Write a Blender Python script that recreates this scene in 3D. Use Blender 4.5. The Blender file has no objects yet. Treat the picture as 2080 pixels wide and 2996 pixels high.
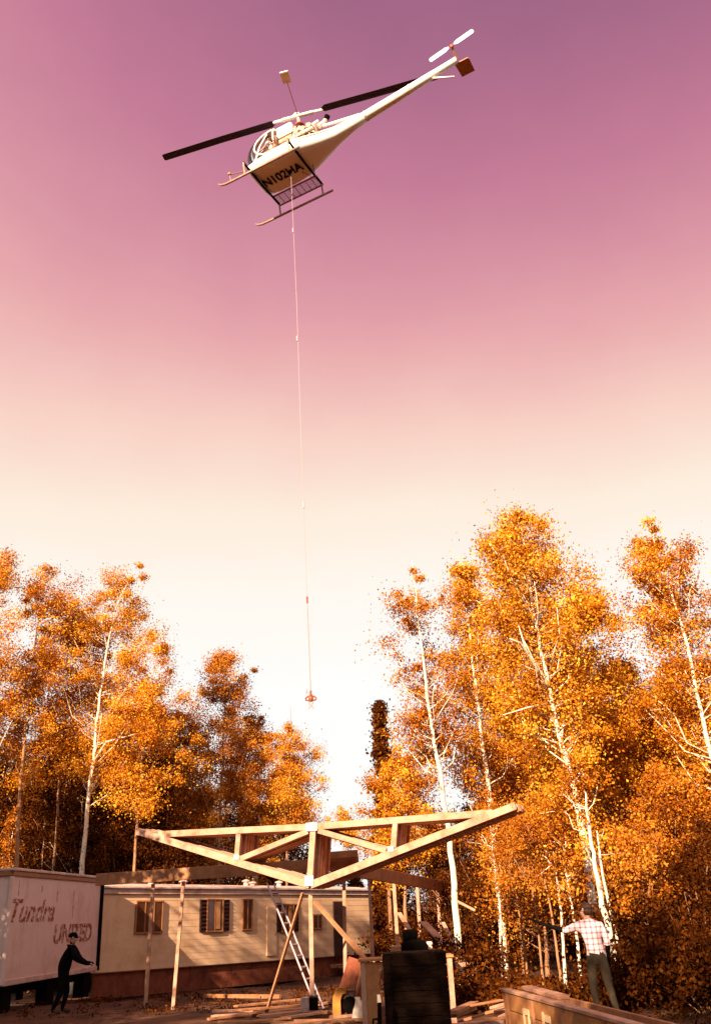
import bpy, bmesh, math, random
import numpy as np
from mathutils import Vector, Matrix
random.seed(7); np.random.seed(7)
sc = bpy.context.scene
R = math.radians
# ---------------------------------------------------------------- camera
F = 2996*32/36.0            # focal length in photograph pixels (32 mm lens, 36 mm tall frame)
CX, CY = 1040.0, 1498.0
PITCH, ROLL, EYE = math.atan2(1180, F), 0.05, 1.75
_r = Vector((1,0,0)); _f = Vector((0,math.cos(PITCH),math.sin(PITCH))); _u = Vector((0,-math.sin(PITCH),math.cos(PITCH)))
CR = _r*math.cos(ROLL) - _u*math.sin(ROLL)
CU = _u*math.cos(ROLL) + _r*math.sin(ROLL)
CF = _f
CAM = Vector((0,0,EYE))
cam = bpy.data.cameras.new('camera'); cam.lens = 32; cam.sensor_fit = 'VERTICAL'; cam.sensor_height = 36; cam.sensor_width = 36
cam.clip_end = 6000; cam.clip_start = .05
co = bpy.data.objects.new('camera', cam); sc.collection.objects.link(co)
co.matrix_world = Matrix(((CR.x,CU.x,-CF.x,0),(CR.y,CU.y,-CF.y,0),(CR.z,CU.z,-CF.z,EYE),(0,0,0,1)))
sc.camera = co
# ---------------------------------------------------------------- sky and sun
SUN_EL, SUN_ROT = R(26), R(205)      # low sun behind the camera, to its left
w = bpy.data.worlds.new('World'); sc.world = w; w.use_nodes = True
nt = w.node_tree; n = nt.nodes; bg = n['Background']
sky = n.new('ShaderNodeTexSky'); sky.sky_type = 'NISHITA'; sky.sun_disc = False
sky.sun_elevation = SUN_EL; sky.sun_rotation = SUN_ROT
bw = n.new('ShaderNodeRGBToBW'); nt.links.new(sky.outputs[0], bw.inputs[0])
mr = n.new('ShaderNodeMapRange'); mr.inputs[1].default_value = .9; mr.inputs[2].default_value = 4.9
tcw = n.new('ShaderNodeTexCoord'); sp = n.new('ShaderNodeSeparateXYZ'); nt.links.new(tcw.outputs['Generated'], sp.inputs[0])
def wm(op, a, b=None):
    q = n.new('ShaderNodeMath'); q.operation = op
    for i, v in enumerate((a, b)):
        if v is None: continue
        if isinstance(v, (int, float)): q.inputs[i].default_value = v
        else: nt.links.new(v, q.inputs[i])
    return q.outputs[0]
hl = wm('SQRT', wm('ADD', wm('ADD', wm('MULTIPLY', sp.outputs[0], sp.outputs[0]), wm('MULTIPLY', sp.outputs[1], sp.outputs[1])), .05))
sd = wm('DIVIDE', wm('ADD', wm('MULTIPLY', sp.outputs[0], math.sin(SUN_ROT)), wm('MULTIPLY', sp.outputs[1], math.cos(SUN_ROT))), hl)
side = wm('ADD', wm('MULTIPLY', sd, .75), 1+.75*.88)       # sky brightens towards the side the sun stands on
nzw = n.new('ShaderNodeTexNoise'); nzw.inputs['Scale'].default_value = 3.2; nzw.inputs['Detail'].default_value = 7; nzw.inputs['Roughness'].default_value = .62
nt.links.new(tcw.outputs['Generated'], nzw.inputs[0])
veil = wm('ADD', wm('MULTIPLY', nzw.outputs[0], .16), .92)     # faint uneven veil of high haze
nt.links.new(wm('MULTIPLY', wm('MULTIPLY', bw.outputs[0], side), veil), mr.inputs[0])
def lin(c): return [((x/255+.055)/1.055)**2.4 if x > 10 else x/255/12.92 for x in c]
ramp = n.new('ShaderNodeValToRGB'); nt.links.new(mr.outputs[0], ramp.inputs[0])
stops = [(0,(140,86,116)),(.045,(163,103,135)),(.095,(195,123,150)),(.145,(216,147,163)),(.20,(233,171,174)),(.28,(248,208,196)),(.39,(254,237,220)),(.54,(255,249,240)),(.80,(255,255,253))]
el = ramp.color_ramp.elements
while len(el) > 1: el.remove(el[-1])
el[0].position = 0; el[0].color = lin(stops[0][1])+[1]
for p, c in stops[1:]:
    e = el.new(p); e.color = lin(c)+[1]
gain = n.new('ShaderNodeVectorMath'); gain.operation = 'SCALE'; gain.inputs[3].default_value = 10.0/2**1.6   # faded print: sky brightness read as mauve to cream
nt.links.new(ramp.outputs[0], gain.inputs[0]); nt.links.new(gain.outputs[0], bg.inputs[0]); bg.inputs[1].default_value = .1
sl = bpy.data.lights.new('sun', 'SUN'); sl.energy = 5.0; sl.angle = R(.5); sl.color = (1,.81,.57)
so = bpy.data.objects.new('sun', sl); sc.collection.objects.link(so)
sdir = Vector((math.sin(SUN_ROT)*math.cos(SUN_EL), math.cos(SUN_ROT)*math.cos(SUN_EL), math.sin(SUN_EL)))
so.rotation_euler = sdir.to_track_quat('Z','Y').to_euler(); so.location = sdir*60
vs = sc.view_settings; vs.view_transform = 'Standard'; vs.look = 'None'; vs.gamma = 1; vs.exposure = 1.6; vs.use_curve_mapping = False
sc.cycles.max_bounces = 6; sc.cycles.diffuse_bounces = 3; sc.cycles.glossy_bounces = 2; sc.cycles.transmission_bounces = 4; sc.cycles.transparent_max_bounces = 8
sc.cycles.caustics_reflective = False; sc.cycles.caustics_refractive = False
# ---------------------------------------------------------------- helpers
COL = sc.collection
def at(px, py, Y):
    d = CF + CR*((px-CX)/F) - CU*((py-CY)/F)
    return CAM + d*(Y/d.y)
def onplane(px, py, p, nrm):
    d = CF + CR*((px-CX)/F) - CU*((py-CY)/F)
    return CAM + d*((p-CAM).dot(nrm)/d.dot(nrm))
def sstep(a, b, x):
    t = min(1, max(0, (x-a)/(b-a))); return t*t*(3-2*t)
def gz(x, y):
    return -.30*sstep(24, 38, y) + .09*math.sin(x*.7+1)*math.sin(y*.55) + .35*sstep(3, 9, x)*sstep(9, 16, y) - 0.06
def tag(o, label, cat, group=None, kind=None):
    if label: o['label'] = label
    if cat: o['category'] = cat
    if group: o['group'] = group
    if kind: o['kind'] = kind
    return o
def thing(name, label, cat, loc=(0,0,0), rz=0, group=None):
    o = bpy.data.objects.new(name, None); COL.objects.link(o); o.location = loc; o.rotation_euler = (0,0,rz)
    o.empty_display_size = .1
    return tag(o, label, cat, group)
class MB:
    def __init__(s): s.v = []; s.f = []
    def quad(s, a, b, c, d):
        i = len(s.v); s.v += [tuple(a),tuple(b),tuple(c),tuple(d)]; s.f.append((i,i+1,i+2,i+3)); return s
    def box(s, c, d, rot=None):
        i = len(s.v); c = Vector(c)
        for z in (-.5,.5):
            for y in (-.5,.5):
                for x in (-.5,.5):
                    q = Vector((x*d[0], y*d[1], z*d[2]))
                    if rot: q = rot @ q
                    s.v.append(tuple(c+q))
        for a in ((0,2,3,1),(4,5,7,6),(0,1,5,4),(2,6,7,3),(0,4,6,2),(1,3,7,5)): s.f.append(tuple(i+k for k in a))
        return s
    def bar(s, p0, p1, wd, ht, up=(0,0,1)):
        p0 = Vector(p0); p1 = Vector(p1); ax = (p1-p0).normalized(); up = Vector(up)
        if abs(ax.dot(up)) > .98: up = Vector((0,1,0))
        sd = ax.cross(up).normalized(); up = sd.cross(ax)
        i = len(s.v)
        for p in (p0,p1):
            for a, b in ((-1,-1),(1,-1),(1,1),(-1,1)): s.v.append(tuple(p+sd*(a*wd/2)+up*(b*ht/2)))
        for k in range(4): s.f.append((i+k, i+(k+1)%4, i+4+(k+1)%4, i+4+k))
        s.f += [(i+3,i+2,i+1,i), (i+4,i+5,i+6,i+7)]
        return s
    def tube(s, pts, rad, sides=8, cap=True):
        pts = [Vector(p) for p in pts]; m = len(pts)
        if not hasattr(rad,'__len__'): rad = [rad]*m
        i0 = len(s.v); ref = None
        for k, p in enumerate(pts):
            t = (pts[min(k+1,m-1)]-pts[max(k-1,0)]).normalized()
            if ref is None: ref = t.orthogonal().normalized()
            ref = (ref - t*ref.dot(t)).normalized(); b = t.cross(ref)
            for j in range(sides):
                a = 2*math.pi*j/sides; s.v.append(tuple(p+(ref*math.cos(a)+b*math.sin(a))*rad[k]))
        for k in range(m-1):
            for j in range(sides):
                a = i0+k*sides+j; b2 = i0+k*sides+(j+1)%sides; s.f.append((a,b2,b2+sides,a+sides))
        if cap:
            s.f.append(tuple(i0+j for j in reversed(range(sides)))); s.f.append(tuple(i0+(m-1)*sides+j for j in range(sides)))
        return s
    def lathe(s, prof, sides=20, o=(0,0,0)):
        i0 = len(s.v); o = Vector(o)
        for r, z in prof:
            for j in range(sides):
                a = 2*math.pi*j/sides; s.v.append((o.x+r*math.cos(a), o.y+r*math.sin(a), o.z+z))
        for k in range(len(prof)-1):
            for j in range(sides):
                a = i0+k*sides+j; b = i0+k*sides+(j+1)%sides; s.f.append((a,b,b+sides,a+sides))
        s.f.append(tuple(i0+j for j in reversed(range(sides)))); s.f.append(tuple(i0+(len(prof)-1)*sides+j for j in range(sides)))
        return s
    def loft(s, rings):
        i0 = len(s.v); m = len(rings[0])
        for r in rings: s.v += [tuple(p) for p in r]
        for k in range(len(rings)-1):
            for j in range(m):
                a = i0+k*m+j; b = i0+k*m+(j+1)%m; s.f.append((a,b,b+m,a+m))
        s.f.append(tuple(i0+j for j in reversed(range(m)))); s.f.append(tuple(i0+(len(rings)-1)*m+j for j in range(m)))
        return s
    def prism(s, poly, ax):
        i0 = len(s.v); m = len(poly); ax = Vector(ax)
        s.v += [tuple(Vector(p)) for p in poly] + [tuple(Vector(p)+ax) for p in poly]
        for j in range(m): s.f.append((i0+j, i0+(j+1)%m, i0+m+(j+1)%m, i0+m+j))
        s.f += [tuple(i0+j for j in reversed(range(m))), tuple(i0+m+j for j in range(m))]
        return s
    def build(s, name, mat, parent=None, smooth=False, bevel=0):
        me = bpy.data.meshes.new(name); me.from_pydata(s.v, [], s.f)
        bm = bmesh.new(); bm.from_mesh(me); bmesh.ops.recalc_face_normals(bm, faces=bm.faces)
        if bevel: bmesh.ops.bevel(bm, geom=list(bm.edges), offset=bevel, segments=1, affect='EDGES')
        bm.to_mesh(me); bm.free()
        if smooth:
            for p in me.polygons: p.use_smooth = True
        me.materials.append(mat)
        o = bpy.data.objects.new(name, me); COL.objects.link(o)
        if parent: o.parent = parent
        return o
def local(par, pts):
    inv = (Matrix.Translation(par.location) @ par.rotation_euler.to_matrix().to_4x4()).inverted()
    return [inv @ Vector(p) for p in pts]
# ---------------------------------------------------------------- materials
def mat(name, c1, c2=None, rough=.8, scale=6, detail=5, bump=0, bscale=None, metal=0, stretch=(1,1,1), spec=.3, dirt=None, dscale=1.2, dlo=.5, dhi=.7):
    m = bpy.data.materials.new(name); m.use_nodes = True; t = m.node_tree; N = t.nodes; b = N['Principled BSDF']
    b.inputs['Roughness'].default_value = rough; b.inputs['Metallic'].default_value = metal; b.inputs['Specular IOR Level'].default_value = spec
    tc = N.new('ShaderNodeTexCoord'); mp = N.new('ShaderNodeMapping'); mp.inputs['Scale'].default_value = stretch
    t.links.new(tc.outputs['Object'], mp.inputs[0])
    nz = N.new('ShaderNodeTexNoise'); nz.inputs['Scale'].default_value = scale; nz.inputs['Detail'].default_value = detail; nz.inputs['Roughness'].default_value = .65
    t.links.new(mp.outputs[0], nz.inputs[0])
    cr = N.new('ShaderNodeValToRGB'); cr.color_ramp.elements[0].position = .32; cr.color_ramp.elements[1].position = .68
    cr.color_ramp.elements[0].color = (*c1,1); cr.color_ramp.elements[1].color = (*(c2 or c1),1)
    t.links.new(nz.outputs[0], cr.inputs[0]); out = cr.outputs[0]
    if dirt:
        n2 = N.new('ShaderNodeTexNoise'); n2.inputs['Scale'].default_value = dscale; n2.inputs['Detail'].default_value = 7; n2.inputs['Roughness'].default_value = .7
        t.links.new(tc.outputs['Object'], n2.inputs[0])
        r2 = N.new('ShaderNodeMapRange'); r2.inputs[1].default_value = dlo; r2.inputs[2].default_value = dhi
        t.links.new(n2.outputs[0], r2.inputs[0])
        mx = N.new('ShaderNodeMix'); mx.data_type = 'RGBA'; mx.inputs[7].default_value = (*dirt,1)
        t.links.new(r2.outputs[0], mx.inputs[0]); t.links.new(out, mx.inputs[6]); out = mx.outputs[2]
    t.links.new(out, b.inputs['Base Color'])
    if bump:
        bn = N.new('ShaderNodeBump'); bn.inputs['Strength'].default_value = bump; bn.inputs['Distance'].default_value = .05
        n3 = N.new('ShaderNodeTexNoise'); n3.inputs['Scale'].default_value = bscale or scale*3; n3.inputs['Detail'].default_value = 6
        t.links.new(mp.outputs[0], n3.inputs[0]); t.links.new(n3.outputs[0], bn.inputs['Height']); t.links.new(bn.outputs[0], b.inputs['Normal'])
    return m
def leafmat(name, dark, mid, hi, trans=.28):
    m = bpy.data.materials.new(name); m.use_nodes = True; t = m.node_tree; N = t.nodes
    for x in list(N): N.remove(x)
    o = N.new('ShaderNodeOutputMaterial'); a = N.new('ShaderNodeAttribute'); a.attribute_name = 'tint'
    cr = N.new('ShaderNodeValToRGB'); e = cr.color_ramp.elements; e[0].color = (*dark,1); e[1].color = (*hi,1); k = e.new(.5); k.color = (*mid,1)
    t.links.new(a.outputs['Fac'], cr.inputs[0])
    d = N.new('ShaderNodeBsdfDiffuse'); tr = N.new('ShaderNodeBsdfTranslucent'); mx = N.new('ShaderNodeMixShader'); mx.inputs[0].default_value = trans
    t.links.new(cr.outputs[0], d.inputs[0]); t.links.new(cr.outputs[0], tr.inputs[0]); t.links.new(d.outputs[0], mx.inputs[1]); t.links.new(tr.outputs[0], mx.inputs[2])
    t.links.new(mx.outputs[0], o.inputs[0]); return m
M = {}
M['ground'] = mat('dirt_ground', (.050,.014,.0045), (.13,.039,.012), .95, 1.3, 8, .8, 9, dirt=(.035,.010,.0035), dscale=.35)
M['leaf'] = leafmat('leaf_orange', (.24,.058,.005), (.60,.195,.012), (.86,.45,.045))
M['leaf2'] = leafmat('leaf_gold', (.28,.080,.006), (.65,.235,.014), (.89,.51,.065))
M['leaf3'] = leafmat('leaf_rust', (.16,.036,.005), (.46,.130,.011), (.71,.31,.037))
M['leafd'] = leafmat('leaf_dark', (.028,.006,.002), (.075,.018,.003), (.17,.05,.007), .22)  # low and deep foliage darkened in colour for the wood's shade; spruces share it
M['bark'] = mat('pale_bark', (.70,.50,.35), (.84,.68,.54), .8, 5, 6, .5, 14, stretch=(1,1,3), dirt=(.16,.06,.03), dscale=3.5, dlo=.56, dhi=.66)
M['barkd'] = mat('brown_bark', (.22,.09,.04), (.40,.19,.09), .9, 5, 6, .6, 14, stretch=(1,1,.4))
M['wood'] = mat('sawn_lumber', (.42,.19,.11), (.55,.29,.20), .75, 3, 6, .3, 10, stretch=(1,1,1), dirt=(.28,.095,.045), dscale=2.2)
M['wood2'] = mat('weathered_lumber', (.30,.11,.045), (.44,.19,.09), .8, 3, 6, .3, 12, dirt=(.25,.08,.03), dscale=2)
M['ply'] = mat('plywood', (.36,.13,.042), (.48,.20,.07), .7, 2, 7, .2, 9, stretch=(1,6,1), dirt=(.24,.075,.025), dscale=1.4)
M['gusset'] = mat('gusset_plate', (.62,.46,.38), (.74,.58,.50), .5, 14)
M['siding'] = mat('cream_siding', (.70,.41,.24), (.76,.47,.29), .6, 2.5, 5, .08, 20, dirt=(.58,.31,.16), dscale=.9)
M['siding2'] = mat('white_box_paint', (.70,.46,.40), (.76,.52,.46), .55, 2.2, 6, .1, 18, dirt=(.56,.32,.22), dscale=.7)
M['skirt'] = mat('skirting_board', (.16,.035,.016), (.25,.06,.025), .85, 4, 5, .3, dirt=(.09,.02,.01))
M['roofm'] = mat('roof_metal', (.52,.33,.27), (.68,.46,.40), .5, 5, dirt=(.3,.14,.09))
M['trim'] = mat('trim_brown', (.28,.10,.04), (.38,.15,.06), .6, 6)
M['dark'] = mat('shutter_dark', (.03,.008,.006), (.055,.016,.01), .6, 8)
M['glass'] = mat('window_glass', (.06,.018,.01), (.12,.04,.02), .12, 2, spec=.6)
M['curtain'] = mat('curtain_cloth', (.42,.16,.06), (.55,.24,.09), .9, 5, stretch=(8,8,1))
M['redpaint'] = mat('red_lettering', (.22,.045,.022), (.32,.075,.04), .8, 9, dirt=(.68,.44,.38), dscale=7, dlo=.48, dhi=.58)
M['alu'] = mat('ladder_aluminium', (.36,.24,.27), (.46,.32,.35), .4, 9, metal=.2)
M['white'] = mat('helicopter_white', (.82,.76,.66), (.86,.80,.71), .38, 3, 5, dirt=(.66,.52,.38), dscale=1.3, dlo=.55, dhi=.8, spec=.4)
M['steel'] = mat('bare_steel', (.55,.42,.36), (.72,.58,.5), .35, 8, metal=.5)
M['gear'] = mat('engine_grey', (.20,.09,.06), (.5,.3,.22), .5, 16, metal=.3)
M['skid'] = mat('skid_tube', (.26,.12,.07), (.42,.22,.14), .45, 5, metal=.2)
M['black'] = mat('matte_black', (.003,.002,.002), (.007,.004,.003), .95, 9, spec=.03)
M['blade'] = mat('rotor_blade_dark', (.02,.008,.014), (.04,.018,.026), .5, 4)
M['tailblade'] = mat('tail_blade_pink', (.85,.62,.68), (.92,.72,.76), .4, 4)
M['paddle'] = mat('paddle_brown', (.40,.17,.08), (.52,.24,.11), .5, 6)
M['stab'] = mat('stabiliser_tan', (.36,.15,.05), (.46,.2,.07), .5, 6)
M['net'] = mat('rack_mesh', (.36,.19,.20), (.45,.26,.27), .6, 30)
M['rope'] = mat('line_rope', (.38,.24,.26), (.50,.34,.36), .8, 2, stretch=(1,1,.3))
M['ropeend'] = mat('sling_rust', (.45,.16,.13), (.6,.25,.2), .7, 9)
M['rust'] = mat('hook_rust', (.20,.05,.02), (.38,.10,.04), .5, 9, metal=.2)
M['skin'] = mat('skin', (.55,.24,.14), (.62,.29,.18), .6, 8)
M['hair'] = mat('hair_dark', (.04,.014,.008), (.08,.03,.015), .7, 40)
M['pants'] = mat('olive_trousers', (.022,.012,.006), (.042,.024,.011), .9, 9)
M['coat'] = mat('black_work_clothes', (.003,.0025,.003), (.007,.005,.005), .95, 9, spec=.03)
M['boots'] = mat('boots', (.02,.012,.01), (.05,.025,.015), .8, 9)
M['orange'] = mat('orange_cloth', (.60,.20,.04), (.7,.27,.06), .8, 8)
M['cream'] = mat('cream_cloth', (.7,.52,.42), (.78,.6,.5), .9, 8)
M['yellow'] = mat('yellow_enamel', (.36,.13,.015), (.46,.18,.025), .55, 7, dirt=(.3,.1,.02), dscale=4)
M['red'] = mat('red_enamel', (.42,.06,.025), (.52,.09,.035), .5, 7)
M['tin'] = mat('galvanised_tin', (.42,.32,.33), (.55,.43,.43), .4, 12, metal=.3)
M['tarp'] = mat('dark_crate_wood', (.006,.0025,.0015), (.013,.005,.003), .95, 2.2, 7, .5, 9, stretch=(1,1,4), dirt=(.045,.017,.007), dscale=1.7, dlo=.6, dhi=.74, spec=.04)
M['sundapple'] = mat('painted_sun_dapple', (.62,.38,.20), (.70,.46,.27), .7, 9, dirt=(.58,.26,.10), dscale=5, dlo=.5, dhi=.62)  # pale colour standing in for patches of sun on the planks
M['canopy'] = bpy.data.materials.new('canopy_acrylic'); M['canopy'].use_nodes = True
_t = M['canopy'].node_tree; _b = _t.nodes['Principled BSDF']; _o = _t.nodes['Material Output']
_tr = _t.nodes.new('ShaderNodeBsdfTransparent'); _tr.inputs[0].default_value = (.93,.88,.9,1); _gl = _t.nodes.new('ShaderNodeBsdfGlossy'); _gl.inputs['Roughness'].default_value = .08
_fr = _t.nodes.new('ShaderNodeFresnel'); _fr.inputs[0].default_value = 1.4; _mx = _t.nodes.new('ShaderNodeMixShader')
_t.links.new(_fr.outputs[0], _mx.inputs[0]); _t.links.new(_tr.outputs[0], _mx.inputs[1]); _t.links.new(_gl.outputs[0], _mx.inputs[2]); _t.links.new(_mx.outputs[0], _o.inputs[0])
# plaid cloth
M['plaid'] = bpy.data.materials.new('plaid_shirt'); M['plaid'].use_nodes = True
_t = M['plaid'].node_tree; _N = _t.nodes; _b = _N['Principled BSDF']; _b.inputs['Roughness'].default_value = .9
_tc = _N.new('ShaderNodeTexCoord'); _sp = _N.new('ShaderNodeSeparateXYZ'); _t.links.new(_tc.outputs['Object'], _sp.inputs[0])
_acc = None
for ax in ('X','Z'):
    a = _N.new('ShaderNodeMath'); a.operation = 'MULTIPLY'; a.inputs[1].default_value = 1/.085; _t.links.new(_sp.outputs[ax], a.inputs[0])
    b_ = _N.new('ShaderNodeMath'); b_.operation = 'FRACT'; _t.links.new(a.outputs[0], b_.inputs[0])
    c_ = _N.new('ShaderNodeMath'); c_.operation = 'LESS_THAN'; c_.inputs[1].default_value = .3; _t.links.new(b_.outputs[0], c_.inputs[0])
    if _acc is None: _acc = c_
    else:
        d_ = _N.new('ShaderNodeMath'); d_.operation = 'ADD'; _t.links.new(_acc.outputs[0], d_.inputs[0]); _t.links.new(c_.outputs[0], d_.inputs[1]); _acc = d_
_h = _N.new('ShaderNodeMath'); _h.operation = 'MULTIPLY'; _h.inputs[1].default_value = .5; _t.links.new(_acc.outputs[0], _h.inputs[0])
_cr = _N.new('ShaderNodeValToRGB'); _e = _cr.color_ramp.elements; _e[0].color = (.74,.50,.52,1); _e[1].color = (.22,.09,.10,1); _k = _e.new(.5); _k.color = (.50,.27,.30,1)
_t.links.new(_h.outputs[0], _cr.inputs[0]); _t.links.new(_cr.outputs[0], _b.inputs['Base Color'])
def text_mesh(name, s, size, m, parent, mtx, shear=0, extrude=.004, bold=0, space=1):
    c = bpy.data.curves.new(name, 'FONT'); c.body = s; c.size = size; c.shear = shear; c.extrude = extrude; c.offset = bold; c.space_character = space
    c.align_x = 'CENTER'; c.align_y = 'CENTER'
    tmp = bpy.data.objects.new('tmp', c); COL.objects.link(tmp); dg = bpy.context.evaluated_depsgraph_get(); dg.update()
    me = bpy.data.meshes.new_from_object(tmp.evaluated_get(dg)); bpy.data.objects.remove(tmp); bpy.data.curves.remove(c)
    me.name = name; me.materials.clear(); me.materials.append(m)
    o = bpy.data.objects.new(name, me); COL.objects.link(o); o.parent = parent; o.matrix_local = mtx; return o
# ---------------------------------------------------------------- ground
def ground():
    xs = sorted(set([round(x,2) for x in np.arange(-30,30.1,.5)] + [-4000,-1500,-600,-250,-120,-70,-45,45,70,120,250,600,1500,4000]))
    ys = sorted(set([round(y,2) for y in np.arange(-12,60.1,.5)] + [-4000,-1200,-400,-150,-60,-25,75,110,200,400,900,2000,5000]))
    v = []; f = []; W = len(xs)
    for y in ys:
        for x in xs:
            z = gz(x,y)
            if abs(x) < 31 and -13 < y < 61: z += random.uniform(-.02,.02)
            v.append((x,y,z))
    for j in range(len(ys)-1):
        for i in range(W-1):
            a = j*W+i; f.append((a,a+1,a+W+1,a+W))
    b = MB(); b.v = v; b.f = f
    o = b.build('ground', M['ground'], smooth=True); o['kind'] = 'structure'
ground()
# ---------------------------------------------------------------- foliage
def leaves(centres, sig, nleaf, size, flat=.75, tintc=None, seed=0, droop=.25):
    """leaf-sized faces scattered round many clump centres -> verts, faces, tint"""
    rg = np.random.RandomState(seed); C = np.array(centres); k = len(C)
    sig = np.broadcast_to(np.array(sig, float), (k,))
    idx = np.repeat(np.arange(k), nleaf); m = len(idx)
    off = rg.normal(size=(m,3))*sig[idx][:,None]*np.where(rg.rand(m)<.2,1.4,.85)[:,None]; off[:,2] *= flat
    p = C[idx]+off
    a = rg.normal(size=(m,3)); a[:,2] -= droop; a /= np.linalg.norm(a,axis=1)[:,None]
    b = rg.normal(size=(m,3)); b -= a*(a*b).sum(1)[:,None]; b /= np.linalg.norm(b,axis=1)[:,None]
    s = size*rg.uniform(.6,1.35,(m,1))
    v = np.stack([p-a*s*.55, p+b*s*.38+a*s*.02, p+a*s*.55, p-b*s*.38+a*s*.02], 1).reshape(-1,3)
    ct = rg.uniform(.12,.85,k) if tintc is None else tintc
    t = np.clip(ct[idx]+rg.normal(0,.17,m), 0, 1)
    return v, np.repeat(t,4)
def leafmesh(name, v, t, m):
    me = bpy.data.meshes.new(name); nv = len(v); nf = nv//4
    me.vertices.add(nv); me.vertices.foreach_set('co', v.astype(np.float32).ravel())
    me.loops.add(nv); me.loops.foreach_set('vertex_index', np.arange(nv, dtype=np.int32))
    me.polygons.add(nf); me.polygons.foreach_set('loop_start', np.arange(0,nv,4,dtype=np.int32))
    at_ = me.attributes.new('tint','FLOAT','POINT'); at_.data.foreach_set('value', t.astype(np.float32))
    me.update(calc_edges=True); me.materials.append(m); return me
def interp(path, z):
    for a, b in zip(path[:-1], path[1:]):
        if a.z <= z <= b.z: return a.lerp(b, (z-a.z)/max(1e-6,b.z-a.z))
    return path[-1].copy() if z > path[-1].z else path[0].copy()
LK, LS = 1.9, .56
def tree(name, label, path, prof, r0, nclump, nleaf, size, m, bark, seed, group=None, sig=.27, forks=(), front=1.0):
    """path: world points up the stem; prof: (z, radius) from crown base to tip"""
    rg = random.Random(seed); base = path[0].copy()
    root = thing(name, label, 'tree', base, 0, group); P = [p-base for p in path]; prof = [(z-base.z, r) for z, r in prof]
    zs = [p[0] for p in prof]; zlo, zhi = zs[0], zs[-1]
    def rad(z): return float(np.interp(z, zs, [p[1] for p in prof]))
    # stem, refined with a slight wander
    fine = []; 
    for k in range(29):
        z = P[0].z + (P[-1].z-P[0].z)*k/28; q = interp(P, z)
        q += Vector((rg.uniform(-1,1), rg.uniform(-1,1), 0))*.035*min(1,(r0/.14)**1.5)*(1 if 0 < k < 28 else 0); fine.append(q)
    H = P[-1].z
    tb = MB(); rr = [r0*(1-.93*(q.z/H)**.85)*(1.25 if k == 0 else 1) for k, q in enumerate(fine)]
    tb.tube(fine, rr, 8)
    def limb(p0, p1, ra, rb, bow=.15, sides=5):
        d = p1-p0; mid1 = p0+d*.35+Vector((d.x,d.y,0))*.10 - Vector((0,0,1))*d.length*bow*.5; mid2 = p0+d*.7-Vector((0,0,1))*d.length*bow*.35
        j = d.length*.05
        for mm in (mid1,mid2): mm += Vector((rg.uniform(-j,j),rg.uniform(-j,j),rg.uniform(-j,j)))
        tb.tube([p0,mid1,mid2,p1],[ra,ra*.75+rb*.25,ra*.4+rb*.6,rb],sides); return mid2
    cents = []; sg = []; tips = []
    wz = np.array([max(.45,rad(zlo+(zhi-zlo)*(i+.5)/40)) for i in range(40)])**.9; wz /= wz.sum()
    rs = np.random.RandomState(seed)
    # main boughs first, clumps hang off them
    nb = max(12, int(nclump/4))
    for i in range(nb):
        z = zlo+(zhi-zlo)*(rs.choice(40, p=wz)+rs.rand())/40; a = i*2.399+rs.rand()*.7; r = rad(z)*rs.uniform(.45,1.18)
        if math.sin(a) < .2 and rs.rand() > front: a = -a if math.sin(a) < 0 else a+.5
        c = interp(P,z); tip = c+Vector((math.cos(a)*r, math.sin(a)*r, 0)); zb = max(P[0].z+.8, z-r*rs.uniform(.7,1.5)); s = interp(P,zb)
        ra = r0*.30*max(.2,1-zb/H)
        m2 = limb(s, tip, max(.012,ra), .008); tips.append((s,tip,r))
        for q in range(int(nclump/nb)):
            t = rs.uniform(.35,1.08); pt = s.lerp(tip,t)+Vector(rs.normal(0,.13+.13*r,3))
            if front < 1 and pt.y < .25 and abs(pt.x-interp(P,pt.z).x) < .45 and z < zlo+(zhi-zlo)*.75: pt.y = .3+abs(pt.y)*.6
            cents.append(tuple(pt)); sg.append(sig*rs.uniform(.5,1.35)*(1 if r > .6 else .7))
            tb.tube([s.lerp(tip,min(1,max(.2,t-.22))), pt],[.009,.004],3)
    for i in range(max(4,nclump//16)):   # leader tuft
        q = rs.rand(); z = zhi-(zhi-zlo)*.42*q; c = interp(P,z)+Vector(rs.normal(0,.03+.30*rad(z),3)); cents.append(tuple(c)); sg.append(sig*rs.uniform(.4,.8)*(.55+.45*q))
    for pts, ra in forks:
        pp = [p-base for p in pts]; tb.tube(pp,[ra*(1-.8*k/(len(pp)-1)) for k in range(len(pp))],6)
    tb.build('trunk', bark, root, smooth=True)
    v, t = leaves(cents, sg, int(nleaf*LK), size*LS, seed=seed)
    cr = bpy.data.objects.new('crown', leafmesh('crown', v, t, m)); COL.objects.link(cr); cr.parent = root
    return root
def ptree(name, label, D, stem, crown, r0, nclump, nleaf, size=.12, m='leaf', bark='bark', seed=1, dy=0, forks=(), **k):
    """stem: photo points (base first); the foot is carried down to the ground; crown: (photo y, half width px)"""
    pts = [at(px,py,D) for px,py in stem]
    a, b = pts[0], pts[1]; d = (b-a)
    foot = Vector((a.x-d.x*.35, D, 0)) if a.z > .6 else Vector((a.x,D,0)); foot.z = gz(foot.x, D)-.15
    path = ([foot]+pts) if a.z > foot.z+.3 else ([foot]+pts[1:])
    prof = []
    for py, hw in sorted(crown, reverse=True):
        px = float(np.interp(py, [s[1] for s in stem][::-1], [s[0] for s in stem][::-1])); q = at(px,py,D)
        prof.append((q.z, hw/F*math.hypot(D, q.z-EYE)))
    fk = [([at(px,py,D+dd) for px,py,dd in f], ra) for f, ra in forks]
    return tree(name, label, path, prof, r0*.82, nclump, nleaf, size, M[m], M[bark], seed, forks=fk, **k)
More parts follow.
